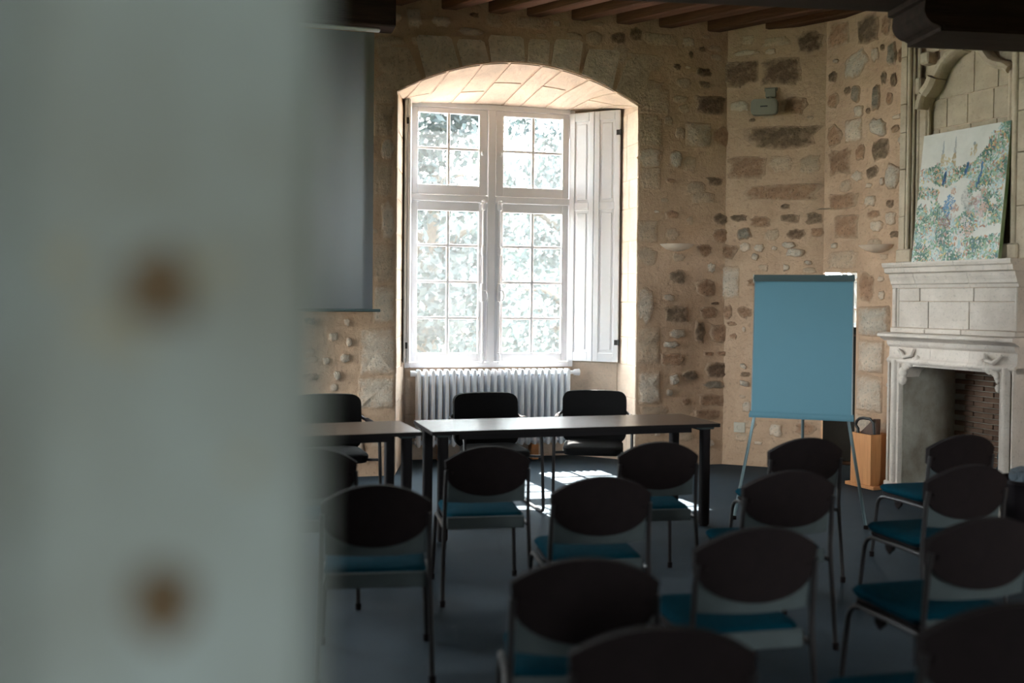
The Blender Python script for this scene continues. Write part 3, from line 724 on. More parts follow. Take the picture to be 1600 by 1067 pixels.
# ------------------------------------------------------------------ tables
def table(label, cx, cy, ang, L=2.1, W=0.64, h=0.74):
    t = thing('conference_table', label, 'table', (cx, cy, 0), ang, 'dark conference tables before the window')
    MB().prism(rrect(-L/2, L/2, -W/2, W/2, .012, 2), h-.026, h-.002, 'z').build('edge_band', M_tedge, t)
    MB().prism(rrect(-L/2+.003, L/2-.003, -W/2+.003, W/2-.003, .012, 2), h-.004, h, 'z').build('table_top', M_table, t)
    for sx in (-1, 1):
        for sy in (-1, 1):
            x, y = sx*(L/2-.09), sy*(W/2-.07)
            l = MB().prism([(x+a, y+b) for a, b in rrect(-.034, .034, -.034, .034, .02, 4)], 0.012, h-.028, 'z')
            lo = l.build('leg', M_tleg, t, smooth=True)
            MB().lathe([(.001, 0), (.03, 0), (.032, .006), (.026, .014), (.001, .014)], 12, Matrix.Translation((x, y, 0))).build('foot', M_tleg, lo)
            MB().box(x-.055, x+.055, y-.045, y+.045, h-.045, h-.026, ch=.008).build('leg_bracket', M_greyp, t)
    for sy in (-1, 1): MB().box(-L/2+.2, L/2-.2, sy*(W/2-.07)-.012, sy*(W/2-.07)+.012, h-.066, h-.026).build('apron_rail', M_tleg, t)
    for sx in (-1, 1): MB().box(sx*(L/2-.09)-.012, sx*(L/2-.09)+.012, -W/2+.09, W/2-.09, h-.062, h-.026).build('apron_rail', M_tleg, t)
    return t
ta = R_(16.5)
table('long dark conference table standing before the radiator, its top catching the daylight', 0.40, 7.09, ta)
tb = R_(20)
c_, s_ = math.cos(tb), math.sin(tb)
table('dark conference table below the projection screen, partly behind the stone jamb', -0.575-1.05*c_-0.32*s_, 6.475-1.05*s_+0.32*c_, tb)

# ------------------------------------------------------------------ stackable chairs
def shell(xs, zb, zt, yf, t0, t1, nz=6):
    vs = []; fs = []; n = len(xs)
    for t in (t0, t1):
        for x in xs:
            for k in range(nz+1):
                z = zb(x)+(zt(x)-zb(x))*k/nz; vs.append((x, yf(x, z)+t, z))
    m = n*(nz+1); I = lambda s_, i, k: s_*m+i*(nz+1)+k
    for i in range(n-1):
        for k in range(nz):
            fs.append((I(0, i, k), I(0, i, k+1), I(0, i+1, k+1), I(0, i+1, k)))
            fs.append((I(1, i, k), I(1, i+1, k), I(1, i+1, k+1), I(1, i, k+1)))
    for i in range(n-1):
        fs.append((I(0, i, 0), I(0, i+1, 0), I(1, i+1, 0), I(1, i, 0))); fs.append((I(0, i, nz), I(1, i, nz), I(1, i+1, nz), I(0, i+1, nz)))
    for k in range(nz):
        fs.append((I(0, 0, k), I(1, 0, k), I(1, 0, k+1), I(0, 0, k+1))); fs.append((I(0, n-1, k), I(0, n-1, k+1), I(1, n-1, k+1), I(1, n-1, k)))
    return MB().add(vs, fs)
def cushion(x0, x1, ya, yb, z0, z1, r, crown=0.008, n=6):
    vs = []; fs = []
    e = min(.018, (z1-z0)*.45); levels = [(0.012, z0), (0, z0+e), (0, z1-e), (e*.6, z1-e*.3), (e*1.8, z1), (0.08, z1+crown)]
    m = None
    for ins, z in levels:
        p = rrect(x0+ins, x1-ins, ya+ins, yb-ins, max(.01, r-ins*.6), n); m = len(p)
        vs += [(a, b, z) for a, b in p]
    for j in range(len(levels)-1):
        for i in range(m): fs.append((j*m+i, j*m+(i+1) % m, (j+1)*m+(i+1) % m, (j+1)*m+i))
    fs += [tuple(range(m))[::-1], tuple((len(levels)-1)*m+i for i in range(m))]
    return MB().add(vs, fs)
yf = lambda x, z: -0.275 + 0.045*(x/.215)**2 - 0.14*(z-.54)
xs = [-.218+.436*i/16 for i in range(17)]
def make_chair():
    t = thing('stacking_chair', '', 'chair')
    zt = lambda x: .842-.082*abs(x/.215)**2.1
    zb = lambda x: .685-.108*math.sqrt(max(0, 1-(x/.2195)**2))
    bk_ = shell(xs, zb, zt, yf, -.016, .018)
    bk_.v = [(x*(1+.35*max(0, z-.66)), y, z) for x, y, z in bk_.v]
    bk_.build('backrest', M_plastic, t, smooth=True)
    xp = [x*.95 for x in xs]
    shell(xp, lambda x: .538, lambda x: .70-.07*math.sqrt(max(0, 1-(x/.2195)**2)), yf, -.004, .006).build('back_panel', M_greyp, t, smooth=True)
    cushion(-.215, .215, -.20, .245, .425, .465, .06).build('seat', M_blue, t, smooth=True)
    cushion(-.205, .205, -.195, .225, .392, .426, .05, 0).build('seat_shell', M_plastic, t, smooth=True)
    MB().box(-.208, .208, -.222, -.206, .388, .452, ch=.004).build('rear_rail', M_greyp, t)
    for s in (-1, 1):
        u = MB().tube([(s*.235, -.285, 0.012), (s*.226, -.245, .40), (s*.223, -.243, .47), (s*.220, -.258, .64), (s*.218, -.272, .715)], .011, 8)
        uo = u.build('rear_leg', M_tube, t, smooth=True)
        MB().lathe([(.001, 0), (.014, 0), (.015, .03), (.011, .034)], 10, Matrix.Translation((s*.2353, -.286, 0))).build('foot_cap', M_plastic, uo)
        pts = [(s*.226, -.235, .405), (s*.224, -.05, .405), (s*.224, .10, .40)] + [(s*.226, .13+.085*math.sin(R_(a)), .315+.085*math.cos(R_(a))) for a in (10, 30, 50, 70, 88)] + [(s*.232, .225, .2), (s*.24, .24, .012)]
        fo = MB().tube(pts, .011, 8).build('front_leg', M_tube, t, smooth=True)
        MB().lathe([(.001, 0), (.014, 0), (.015, .03), (.011, .034)], 10, Matrix.Translation((s*.24, .24, 0))).build('foot_cap', M_plastic, fo)
        MB().prism([(-.02, .395), (.05, .395), (.045, .365), (.02, .345), (.005, .36), (-.01, .37)], s*.214-.006, s*.214+.006, 'x').build('linking_hook', M_plastic, t)
        MB().lathe([(.001, -.004), (.009, -.003), (.009, .003), (.001, .004)], 8, Matrix.Translation((s*.19, -.282, .70)) @ Matrix.Rotation(R_(90), 4, 'X')).build('back_bolt', M_plastic, t)
    MB().box(-.22, .22, .02, .045, .385, .398).build('cross_bar', M_tube, t)
    return t
chairs = [  # point under the middle of the back, turn, label
 (-0.115, 5.19, 10, 'stackable chair facing the middle of the long table, its teal seat brightly lit'),
 (-1.01, 5.06, 8, 'stackable chair facing the table below the screen, half hidden by the stone jamb'),
 (0.815, 5.41, 9, 'stackable chair facing the fireplace end of the long table, beside its corner leg'),
 (1.69, 5.63, 12, 'stackable chair directly in front of the flip chart, nearest to its feet'),
 (2.67, 5.83, 15, 'stackable chair with its seat nearest to the fireplace opening'),
 (-0.55, 4.08, 8, 'stackable chair in the second row, touching the blurred stone jamb'),
 (0.405, 4.32, 9, 'stackable chair in the second row, behind the gap between lit seat and table corner leg'),
 (1.285, 4.52, 11, 'stackable chair in the second row from the tables, behind the flip chart chair'),
 (2.20, 4.73, 15, 'stackable chair in the second row, behind the one by the fireplace opening'),
 (0.23, 2.94, 4, 'stackable chair in the third row, next to the open aisle by the stone jamb'),
 (0.855, 3.37, 12, 'stackable chair in the third row with pale lower back panel, before the flip chart'),
 (1.72, 3.56, 15, 'stackable chair in the third row on the fireplace side'),
 (0.37, 2.33, 2, 'stackable chair in the last row by the aisle, only its curved top showing'),
 (1.275, 2.53, 13, 'stackable chair in the last row on the fireplace side, only its back corner showing'),
]
proto = make_chair()
for i, (x, y, a, lab) in enumerate(chairs):
    o = proto if i == 0 else copy_tree(proto)
    o.location = (x-.30*math.sin(R_(a)), y+.30*math.cos(R_(a)), 0); o.rotation_euler = (0, 0, R_(a))
    tag(o, lab, 'chair', 'stackable audience chairs in rows')

# ------------------------------------------------------------------ cantilever armchairs behind the tables
def make_armchair():
    t = thing('cantilever_armchair', '', 'chair')
    def yb(x, z): return -.255 + .03*(x/.26)**2 - .12*(z-.5)
    hw = .262; xs_ = [-hw*math.cos(math.pi*i/18) for i in range(19)]
    def top(x):
        e = hw-abs(x); r = .06
        return .868-.012*(x/hw)**2 - (r-math.sqrt(max(0, r*r-(r-e)**2)) if e < r else 0)
    def bot(x):
        e = hw-abs(x); r = .09
        return .44 + (r-math.sqrt(max(0, r*r-(r-e)**2)) if e < r else 0)
    shell(xs_, bot, top, lambda x, z: yb(x, z)*1.0, -.028, .028, 7).build('backrest', M_blackfab, t, smooth=True)
    cushion(-.235, .235, -.22, .255, .405, .475, .09).build('seat', M_blackfab, t, smooth=True)
    for s in (-1, 1):
        x = s*.30
        pts = [(s*.25, -.275, .70), (s*.287, -.262, .672), (x, -.22, .665), (x, 0, .665), (x, .12, .66)]
        pts += [(x, .12+.14*math.sin(R_(a)), .52+.14*math.cos(R_(a))) for a in (20, 40, 60, 80)]
        pts += [(x, .285, .35), (x, .31, .08)] + [(x, .27+.045*math.cos(R_(a)), .06-.045*math.sin(R_(a))) for a in (20, 55, 90)] + [(x, .05, .0135), (x, -.28, .0135)]
        MB().tube(pts, .0125, 8).build('side_frame', M_tube, t, smooth=True)
        MB().tube([(s*.30, .27, .43), (s*.20, .20, .425)], .010, 8).build('seat_strut', M_tube, t, smooth=True)
        MB().tube([(x, -.19, .668), (x, .13, .663)], .019, 10).build('armrest', M_plastic, t, smooth=True)
    MB().tube([(-.30, -.28, .0135), (.30, -.28, .0135)], .0125, 8).build('floor_bar', M_tube, t, smooth=True)
    return t
ac = make_armchair()
for i, (x, y, a, lab) in enumerate((
  (-0.13, 7.66, 180+17, 'black cantilever armchair behind the long table, against the middle of the radiator'),
  (0.66, 7.93, 180-6, 'black cantilever armchair behind the long table beside the open shutter, slightly turned'),
  (-1.33, 7.40, 180+20, 'black cantilever armchair behind the table below the projection screen'))):
    o = ac if i == 0 else copy_tree(ac)
    o.location = (x, y, 0); o.rotation_euler = (0, 0, R_(a))
    tag(o, lab, 'chair', 'cantilever armchairs behind the tables')

# ------------------------------------------------------------------ flip chart
fc = thing('flip_chart', 'flip chart easel with a blank pale teal sheet on three metal legs', 'flip chart', (2.12, 7.27, 0), R_(-18))
ln = 0.19/1.04
def BP(x, z, d=0.0):   # point on the leaning board
    return (x, (z-.78)*ln+d, z)
def slab(x0, x1, za, zb, d0, d1):
    vs = [BP(x, z, d) for d in (d0, d1) for x, z in ((x0, za), (x1, za), (x1, zb), (x0, zb))]
    return MB().add(vs, [(0, 1, 2, 3), (7, 6, 5, 4), (0, 4, 5, 1), (1, 5, 6, 2), (2, 6, 7, 3), (3, 7, 4, 0)])
slab(-.358, .358, .775, 1.80, 0, .018).build('board', M_alu, fc)
slab(-.35, .35, .80, 1.785, -.008, .001).build('paper_sheet', M_teal, fc)
cl = MB().add(*(lambda p: (p.v, p.f))(slab(-.362, .362, 1.765, 1.815, -.026, .02)))
cl.add(*(lambda p: (p.v, p.f))(slab(-.362, .362, 1.778, 1.80, -.032, -.02))).build('clamp_bar', M_tealmetal, fc)
slab(-.366, -.358, 1.755, 1.818, -.03, .022).build('clamp_end', M_plasticw, fc)
tr = MB(); prf = [(-.075, .775), (-.07, .760), (0.02, .755), (0.02, .80), (0.0, .80), (0.0, .772), (-.062, .776), (-.068, .79), (-.075, .79)]
tr.prism(prf, -.365, .365, 'x').build('pen_tray', M_teal, fc)
for s in (-1, 1):
    l = MB().tube([(s*.33, .015, .77), (s*.46, -.075, .012)], .0115, 8).build('leg', M_chrome, fc, smooth=True)
    MB().lathe([(.001, 0), (.016, 0), (.016, .02), (.011, .028)], 10, Matrix.Translation((s*.46, -.075, 0))).build('foot_cap', M_plastic, l)
l = MB().tube([(0, .21, 1.70), (0, .72, .012)], .0115, 8).build('leg', M_chrome, fc, smooth=True)
MB().lathe([(.001, 0), (.016, 0), (.016, .02), (.011, .028)], 10, Matrix.Translation((0, .72, 0))).build('foot_cap', M_plastic, l)

# ------------------------------------------------------------------ projection screen and its timber
tag(MB().box(-3.3, -.078, -.47, -.22, 3.935, 4.256, ch=.012).build('trim_1', M_beam, loc=WF_O, rotz=WF_A), 'dark timber above the projection screen', 'beam', kind='structure')
ps = thing('projection_screen', 'pale grey roller projection screen hanging left of the window', 'screen', WF_O, WF_A)
vs = []; fs = []; rg = random.Random(9); nx = 26
for z in (1.515, 2.3, 3.1, 3.9):
    for i in range(nx+1): vs.append((-2.75+2.5*i/nx, -.35+.004*math.sin(i*1.9)*(z-1.5)/2.4, z))
for j in range(3):
    for i in range(nx): fs.append((j*(nx+1)+i, j*(nx+1)+i+1, (j+1)*(nx+1)+i+1, (j+1)*(nx+1)+i))
fabric = MB().add(vs, fs).build('screen_fabric', M_screen, ps, smooth=True)
sol = fabric.modifiers.new('thick', 'SOLIDIFY'); sol.thickness = 0.003
MB().tube([(-2.81, -.35, 1.505), (-.183, -.35, 1.505)], .013, 10).build('bottom_bar', M_tealmetal, ps, smooth=True)
MB().box(-2.85, -.20, -.385, -.315, 3.912, 3.936, ch=.008).build('roller_case', M_screen, ps)

# ------------------------------------------------------------------ sconces, wall device, socket
def sconce(label, o, a, s, z, r=0.175):
    t = thing('wall_sconce', label, 'wall lamp', loc_on(o, a, s, 0, z), a, 'plaster uplight sconces')
    prof_ = [(0.004, -.068), (r*.35, -.062), (r*.62, -.048), (r*.85, -.024), (r, 0), (r-.008, .002), (r*.8, -.018), (r*.5, -.04), (.004, -.05)]
    MB().lathe(prof_, 20, a0=math.pi, a1=2*math.pi).build('half_bowl', M_plaster, t, smooth=True)
    MB().box(-.06, .06, -.012, .0, -.055, -.005).build('wall_plate', M_plaster, t)
sconce('half-bowl plaster sconce on the wall right of the window', WF_O, WF_A, 2.743, 2.165)
sconce('half-bowl plaster sconce on the rough wall left of the fireplace', WR_O, WR_A, 0.70, 2.125)
dv = thing('wall_speaker', 'small rounded grey device on a wall bracket high above the flip chart', 'speaker', loc_on(WM_O, WM_A, 0.372, 0, 3.49), WM_A)
p = MB().prism(rrect(-.125, .125, -.075, .075, .04, 5), -.13, -.04); p.prism(rrect(-.115, .115, -.066, .066, .035, 5), -.138, -.13)
p.build('housing', M_device, dv)
MB().prism(rrect(-.035, .035, -.006, .006, .005, 2), -.142, -.136).build('slot', M_iron, dv)
for x in (-.07, .07): MB().box(x-.003, x+.003, -.1405, -.137, -.05, .05).build('rib', M_device, dv)
MB().box(.0, .10, -.045, .002, .10, .19, ch=.008).box(-.012, .112, -.02, .002, .165, .20, ch=.004).tube([(.05, -.03, .11), (.05, -.07, .06)], .014, 8).build('bracket', M_device, dv)
sk = thing('wall_socket', 'square white wall socket low beside the flip chart leg', 'socket', loc_on(WM_O, WM_A, 0.165, 0, 0.375), WM_A)
MB().box(-.055, .055, -.012, 0.002, -.05, .05, ch=.005).build('cover_plate', M_plasticw, sk)
MB().lathe([(.03, 0), (.03, .006), (.024, .006), (.022, -.006), (.001, -.006)], 20, Matrix.Translation((0, -.011, 0)) @ Matrix.Rotation(R_(90), 4, 'X')).build('socket_ring', M_plasticw, sk)
for x in (-.01, .01): MB().lathe([(.001, 0), (.003, 0), (.003, .004), (.001, .004)], 8, Matrix.Translation((x, -.0075, 0)) @ Matrix.Rotation(R_(90), 4, 'X')).build('pin_hole', M_iron, sk)

# ------------------------------------------------------------------ fireplace
FX = 1.65
fp = thing('fireplace', 'carved pale limestone fireplace with moulded hood and tall overmantel', 'fireplace', loc_on(WR_O, WR_A, FX, 0), WR_A)
def jamb_prof(s):
    pr = [(.50, .3), (.50, -.165), (.515, -.19), (.53, -.192)] + [(.565+.03*math.cos(R_(a)), -.185-.03*math.sin(R_(a))) for a in (170, 140, 110, 80, 50, 20)]
    pr += [(.602, -.168), (.61, -.165), (.62, -.19), (.635, -.196), (.645, -.18), (.645, .02)]
    return [(s*x + (0 if s < 0 else -.045), y) for x, y in pr]
for s in (-1, 1):
    MB().prism(jamb_prof(s), 0.09, 1.13, 'z').build('jamb', M_fire, fp, smooth=True)
    xs0 = (-.665, -.485) if s < 0 else (.44, .62)
    pl = MB().box(xs0[0], xs0[1], -.215, .3, 0, .05, ch=.008); pl.box(xs0[0]+.008, xs0[1]-.008, -.206, .3, .05, .092, ch=.008)
    pl.build('plinth', M_fire, fp)
lp = [(.02, 1.085), (-.17, 1.085), (-.178, 1.10)] + [(-.178-.022*math.sin(R_(a)), 1.125-.022*math.cos(R_(a))) for a in (20, 60, 100, 140, 170)] + [(-.17, 1.16), (-.166, 1.24), (-.185, 1.25), (-.20, 1.27), (-.20, 1.292), (.02, 1.292)]
for x0, x1 in ((-.645, -.21), (-.208, .17), (.172, .60)): MB().prism(lp, x0, x1, 'x').build('lintel_stone', M_fire, fp, smooth=True)
for s, ox in ((-1, -.505), (1, .46)):
    br = [(ox, 1.14), (ox, .93)] + [(ox - s*(.14-.14*math.cos(R_(a))), .93+.155*math.sin(R_(a))) for a in (15, 30, 45, 60, 75, 90)] + [(ox - s*.17, 1.14)]
    b = MB().prism(br, -.175, .02)
    b.build('bracket', M_fire, fp)
    cv = MB(); rg = random.Random(3+s)
    for k in range(9):
        a = k/8; x = ox - s*(.015+.15*a*a); z = .97+.17*math.sqrt(a)
        rr = rg.uniform(.022, .04)
        cv.lathe([(.001, -rr), (rr*.7, -rr*.7), (rr, 0), (rr*.7, rr*.7), (.001, rr)], 8, Matrix.Translation((x, -.172, z)) @ Matrix.Diagonal((1.1, .8, 1.3, 1)))
    cv.tube([(ox + s*.02, -.185, 1.22), (ox-s*.05, -.195, 1.16), (ox-s*.12, -.19, 1.18), (ox-s*.14, -.185, 1.23)], [.012, .02, .018, .01], 8)
    cv.build('carved_leaf', M_fire, fp, smooth=True)
sp = [(.02, 1.293), (-.205, 1.293), (-.215, 1.303), (-.235, 1.308), (-.255, 1.322), (-.28, 1.326), (-.287, 1.335), (-.284, 1.350), (-.275, 1.357), (-.19, 1.362), (.02, 1.362)]
MB().prism(sp, -.672, .645, 'x').build('mantel_ledge', M_fire, fp, smooth=True)
def row(name, cuts, ya, za, zb, g=.003, ch=.004):
    for a, b in zip(cuts[:-1], cuts[1:]): MB().box(a+g, b-g, ya, .02, za+g*.6, zb-g*.6, ch=ch).build(name, M_fire, fp)
MB().box(-.60, .575, -.150, .02, 1.362, 1.86).build('hood_core', M_joint, fp)
row('base_moulding', [-.62, -.25, .11, .60], -.195, 1.362, 1.405)
row('hood_block', [-.555, -.24, .16, .575], -.165, 1.405, 1.628)
row('hood_block', [-.555, -.33, .20, .575], -.165, 1.628, 1.738)
MB().box(-.615, -.575, -.18, .02, 1.405, 1.74, ch=.006).build('side_frame', M_fire, fp)
for x in (-.568, -.558): MB().tube([(x, -.163, 1.41), (x, -.163, 1.735)], .006, 8).build('bead', M_fire, fp)
MB().box(.575, .597, -.18, .02, 1.405, 1.74, ch=.006).build('side_frame', M_fire, fp)
mp_ = [(.02, 1.740), (-.17, 1.740), (-.175, 1.765), (-.19, 1.775), (-.195, 1.80), (-.21, 1.83), (-.215, 1.858), (.02, 1.858)]
for a, b in ((-.622, -.36), (-.357, .17), (.173, .603)): MB().prism(mp_, a, b, 'x').build('frieze_moulding', M_fire, fp)
cp = [(.02, 1.859), (-.22, 1.859), (-.25, 1.868), (-.258, 1.905), (-.275, 1.915), (-.285, 1.935), (-.285, 1.95), (.02, 1.95)]
for a, b in ((-.635, -.42), (-.417, .10), (.103, .615)): MB().prism(cp, a, b, 'x').build('cornice_stone', M_fire, fp)
# overmantel
MB().box(-.60, .70, -.012, .02, 1.95, 4.41).build('back_core', M_joint, fp)
rg = random.Random(11)
zc = [1.95, 2.35, 2.75, 3.06, 3.30, 3.70, 4.05, 4.40]
for k in range(len(zc)-1):
    cuts = [-.48, -.25+rg.uniform(-.06, .06), rg.uniform(-.04, .04)+.02, .25+rg.uniform(-.05, .05), .44]
    for a, b in zip(cuts[:-1], cuts[1:]): MB().box(a+.003, b-.003, -.02, .01, zc[k]+.003, zc[k+1]-.003, ch=.003).build('panel_block', M_over, fp)
for k in range(len(zc)-1):
    MB().box(-.612, -.545, -.125, .02, zc[k]+.002, zc[k+1]-.002, ch=.004).build('pilaster_block', M_over, fp)
    MB().box(.53, .70, -.125, .02, zc[k]+.002, zc[k+1]-.002, ch=.004).build('pilaster_block', M_over, fp)
for x, y, r, zt in ((-.528, -.105, .02, 4.4), (-.497, -.085, .013, 4.4), (-.47, -.06, .018, 4.4), (.50, -.10, .03, 4.4), (.455, -.075, .018, 4.4), (.42, -.055, .026, 3.42)):
    MB().tube([(x, y, 1.95), (x, y, zt)], r, 10).build('shaft', M_over, fp, smooth=True)
MB().box(-.455, -.375, -.075, 0, 1.95, 3.245, ch=.01).tube([(-.372, -.05, 1.95), (-.372, -.05, 3.245)], .016, 8).build('inner_pier', M_over, fp)
for x0, x1 in ((.40, .56), (-.62, -.45)):
    MB().box(x0, x1, -.15, .0, 1.951, 2.07, ch=.012).build('shaft_base', M_over, fp)
def sweep(path, w, d0, d1):
    # stone rib of rectangular section with a chamfered front, following a path in the x-z plane
    m = MB(); P = [Vector((a, b)) for a, b in path]; vs = []; n = len(P)
    for i in range(n):
        t = (P[min(n-1, i+1)]-P[max(0, i-1)]).normalized(); nn = Vector((-t.y, t.x))
        for o_, y in ((-w/2, d1), (-w/2, d0+.03), (-w*.2, d0), (w*.2, d0), (w/2, d0+.03), (w/2, d1)):
            p = P[i]+nn*o_; vs.append((p.x, y, p.y))
    fs = [(i*6+k, i*6+(k+1) % 6, (i+1)*6+(k+1) % 6, (i+1)*6+k) for i in range(n-1) for k in range(6)]
    fs += [tuple(range(6)), tuple((n-1)*6+k for k in range(6))[::-1]]
    return m.add(vs, fs)
sweep([(-.41, 3.23), (-.40, 3.29), (-.37, 3.35)], .085, -.16, 0).build('arch_rib', M_over, fp, smooth=True)
sweep([(-.36, 3.355), (-.31, 3.40), (-.27, 3.47)], .10, -.17, 0).build('arch_rib', M_over, fp, smooth=True)
sweep([(-.265, 3.48), (-.20, 3.57), (-.11, 3.64), (0, 3.67)], .09, -.14, 0).build('arch_rib', M_over, fp, smooth=True)
sweep([(0.002, 3.67), (.10, 3.65), (.18, 3.58), (.24, 3.50), (.31, 3.46), (.37, 3.44), (.42, 3.40)], .07, -.12, 0).build('arch_rib', M_over, fp, smooth=True)
MB().box(-.46, -.40, -.13, 0, 3.36, 3.50, ch=.012).build('broken_stub', M_over, fp)
MB().box(-.42, -.33, -.12, 0, 3.60, 3.70, ch=.012).build('broken_stub', M_over, fp)
# firebox
w = MB()
def qq(*p): w.add(p, [(0, 1, 2, 3)])
qq((-.50, .28, 0), (-.50, .46, 0), (-.50, .46, 1.6), (-.50, .28, 1.6)); qq((.455, .28, 0), (.455, .46, 0), (.455, .46, 1.6), (.455, .28, 1.6))
qq((-.52, .46, 0), (.52, .46, 0), (.52, .46, 1.6), (-.52, .46, 1.6)); qq((-.52, .0, 1.6), (.52, .0, 1.6), (.52, .46, 1.6), (-.52, .46, 1.6))
qq((-.50, -.1, 0.002), (.46, -.1, 0.002), (.46, .46, 0.002), (-.50, .46, 0.002))
w.build('firebox', M_soot, fp)
MB().box(-.4995, -.494, -.16, .30, 0, 1.085).build('firebox_cheek', M_soot, fp)
bk = MB().box(-.095, .095, -.012, .012, -.019, .019, ch=.004).mesh('brick')
for r in range(26):
    for c in range(5):
        x = -.39+c*.198+(.1 if r % 2 else 0)
        if x > .42: continue
        obj('brick', bk, M_brick, fp, (x, .452+rg.uniform(-.004, .004), .04+r*.045))

# crumpled clear film lying in the hearth
import bmesh
def crumple(name, label, loc, r, seed, cat):
    b = bmesh.new(); bmesh.ops.create_icosphere(b, subdivisions=3, radius=r); rg = random.Random(seed)
    for v in b.verts: v.co *= rg.uniform(.72, 1.12)
    for v in b.verts: v.co = (v.co.x*.42, v.co.y*.42, max(v.co.z, -r*.95))
    me = bpy.data.meshes.new(name); b.to_mesh(me); b.free()
    return tag(obj(name, me, M_foil, None, loc), label, cat)
p = loc_on(WR_O, WR_A, FX+.31, .16, .25)
crumple('crumpled_film', 'crumpled shiny film heaped inside the fireplace opening', (p[0], p[1], .272), .28, 4, 'film')
p = (3.17, 6.03, 0)
wb = thing('waste_bin', 'dark round bin with crumpled shiny film at the picture edge by the fireplace', 'bin', p)
MB().lathe([(.001, 0), (.14, 0), (.19, .52), (.20, .53), (.20, .55), (.185, .55), (.135, .02), (.001, .02)], 20).build('bin_body', M_tleg, wb, smooth=True)
b = bmesh.new(); bmesh.ops.create_icosphere(b, subdivisions=3, radius=.15); rg = random.Random(8)
for v in b.verts: v.co *= rg.uniform(.75, 1.08)
me = bpy.data.meshes.new('bin_liner'); b.to_mesh(me); b.free()
obj('bin_liner', me, M_foil, wb, (0, 0, .49))

# ------------------------------------------------------------------ painting leaning on the mantel
pa = thing('painting', 'unframed canvas of a grape harvest below castle towers leaning on the mantel', 'painting', loc_on(WR_O, WR_A, 1.69, -.215, 1.951), WR_A)
pa.rotation_euler = (R_(-6.5), 0, WR_A)
PW, PH = .83, 1.06
MB().box(-PW/2, PW/2, 0, .035, 0, PH).build('stretched_edge', M_green, pa)
MB().box(-PW/2, PW/2, -.003, .0, 0, PH).build('canvas', M_canvas, pa)
vs, fs, cs = [], [], []
rg = random.Random(21)
def dab(a, b, l, w_, ang, c, lift):
    x, z = (a-.5)*PW, b*PH; ca, sa = math.cos(ang), math.sin(ang); k = len(vs)
    for dx, dz in ((-l, -w_*.5), (0, -w_), (l, -w_*.4), (l, w_*.5), (0, w_), (-l, w_*.4)):
        X, Z = x+dx*ca-dz*sa, z+dx*sa+dz*ca
        vs.append((max(-PW/2, min(PW/2, X)), -.0032-lift, max(0, min(PH, Z))))
    fs.append(tuple(range(k, k+6))); cs.append(c)
GREENS = [(.10, .22, .12), (.16, .30, .16), (.06, .14, .09), (.22, .33, .20), (.30, .38, .26), (.14, .26, .26)]
BRIGHT = [(.60, .30, .14), (.62, .50, .18), (.55, .42, .40), (.25, .42, .50), (.62, .66, .66), (.35, .16, .10), (.15, .25, .42), (.5, .58, .5)]
def wav(a, b, k): return math.sin(a*k*1.7+b*k*.6+1.3)+math.sin(b*k*2.1-a*k*.9+4.0)+math.sin((a+b)*k*1.3+2.2)
DARKS = [(.07, .15, .10), (.10, .20, .13), (.05, .11, .08), (.09, .16, .17)]
MIDS = [(.17, .29, .18), (.24, .34, .22), (.20, .32, .30), (.30, .38, .28)]
LIGHT = [(.50, .56, .54), (.42, .50, .52), (.58, .56, .48), (.34, .46, .46)]
WARM = [(.50, .26, .14), (.55, .42, .18), (.42, .30, .26), (.34, .16, .11), (.48, .38, .34)]
def pick(a, b, warm):
    v = wav(a, b, 13)+rg.gauss(0, .9)
    if rg.random() < warm: return rg.choice(WARM)
    return rg.choice(DARKS if v < -.7 else MIDS if v < .9 else LIGHT)
def field(n, inside, warm, size=.014):
    k = 0
    while k < n:
        a, b = rg.random(), rg.random()
        if inside(a, b):
            dab(a, b, size*rg.uniform(.6, 1.5), size*rg.uniform(.35, .65), 1.57+rg.gauss(0, .8), pick(a, b, warm), rg.uniform(0, .0015)); k += 1
field(2300, lambda a, b: b < .40+.05*math.sin(a*9)+.02*wav(a, b, 20) and not (a > .70+.05*math.sin(b*60) and abs(b-.16-.06*a) < .035), .22)
field(600, lambda a, b: .60+.03*math.sin(a*14) < b < .74-.02*a+.012*wav(a, b, 30) and a < .72, .34)
field(1600, lambda a, b: a > .60+.25*max(0, (b-.62)) and b > .47+.05*math.sin(a*20)+.015*wav(a, b, 25) and (b < .70+1.05*(a-.62)+.02*wav(a, b, 30)), .26)
field(170, lambda a, b: a < .25 and .50 < b < .60-.2*a, .4)
# towers on the skyline
for x, w_, h0_, h1 in ((.26, .018, .74, .93), (.40, .018, .74, .95), (.62, .032, .78, .88)):
    for i in range(26): dab(x+rg.uniform(-w_, w_), rg.uniform(h0_, h0_+.09), .010, .006, 1.57, rg.choice([(.55, .42, .24), (.60, .48, .30), (.5, .40, .28)]), .001)
    for i in range(18):
        t_ = i/18; dab(x+rg.uniform(-w_, w_)*(1-t_)*.7, h0_+.09+(h1-h0_-.09)*t_, .010, .004, 1.57, (.38, .40, .40), .001)
for i in range(30): dab(.33+rg.uniform(-.06, .06), rg.uniform(.74, .80), .009, .006, 1.57, (.56, .44, .26), .0008)
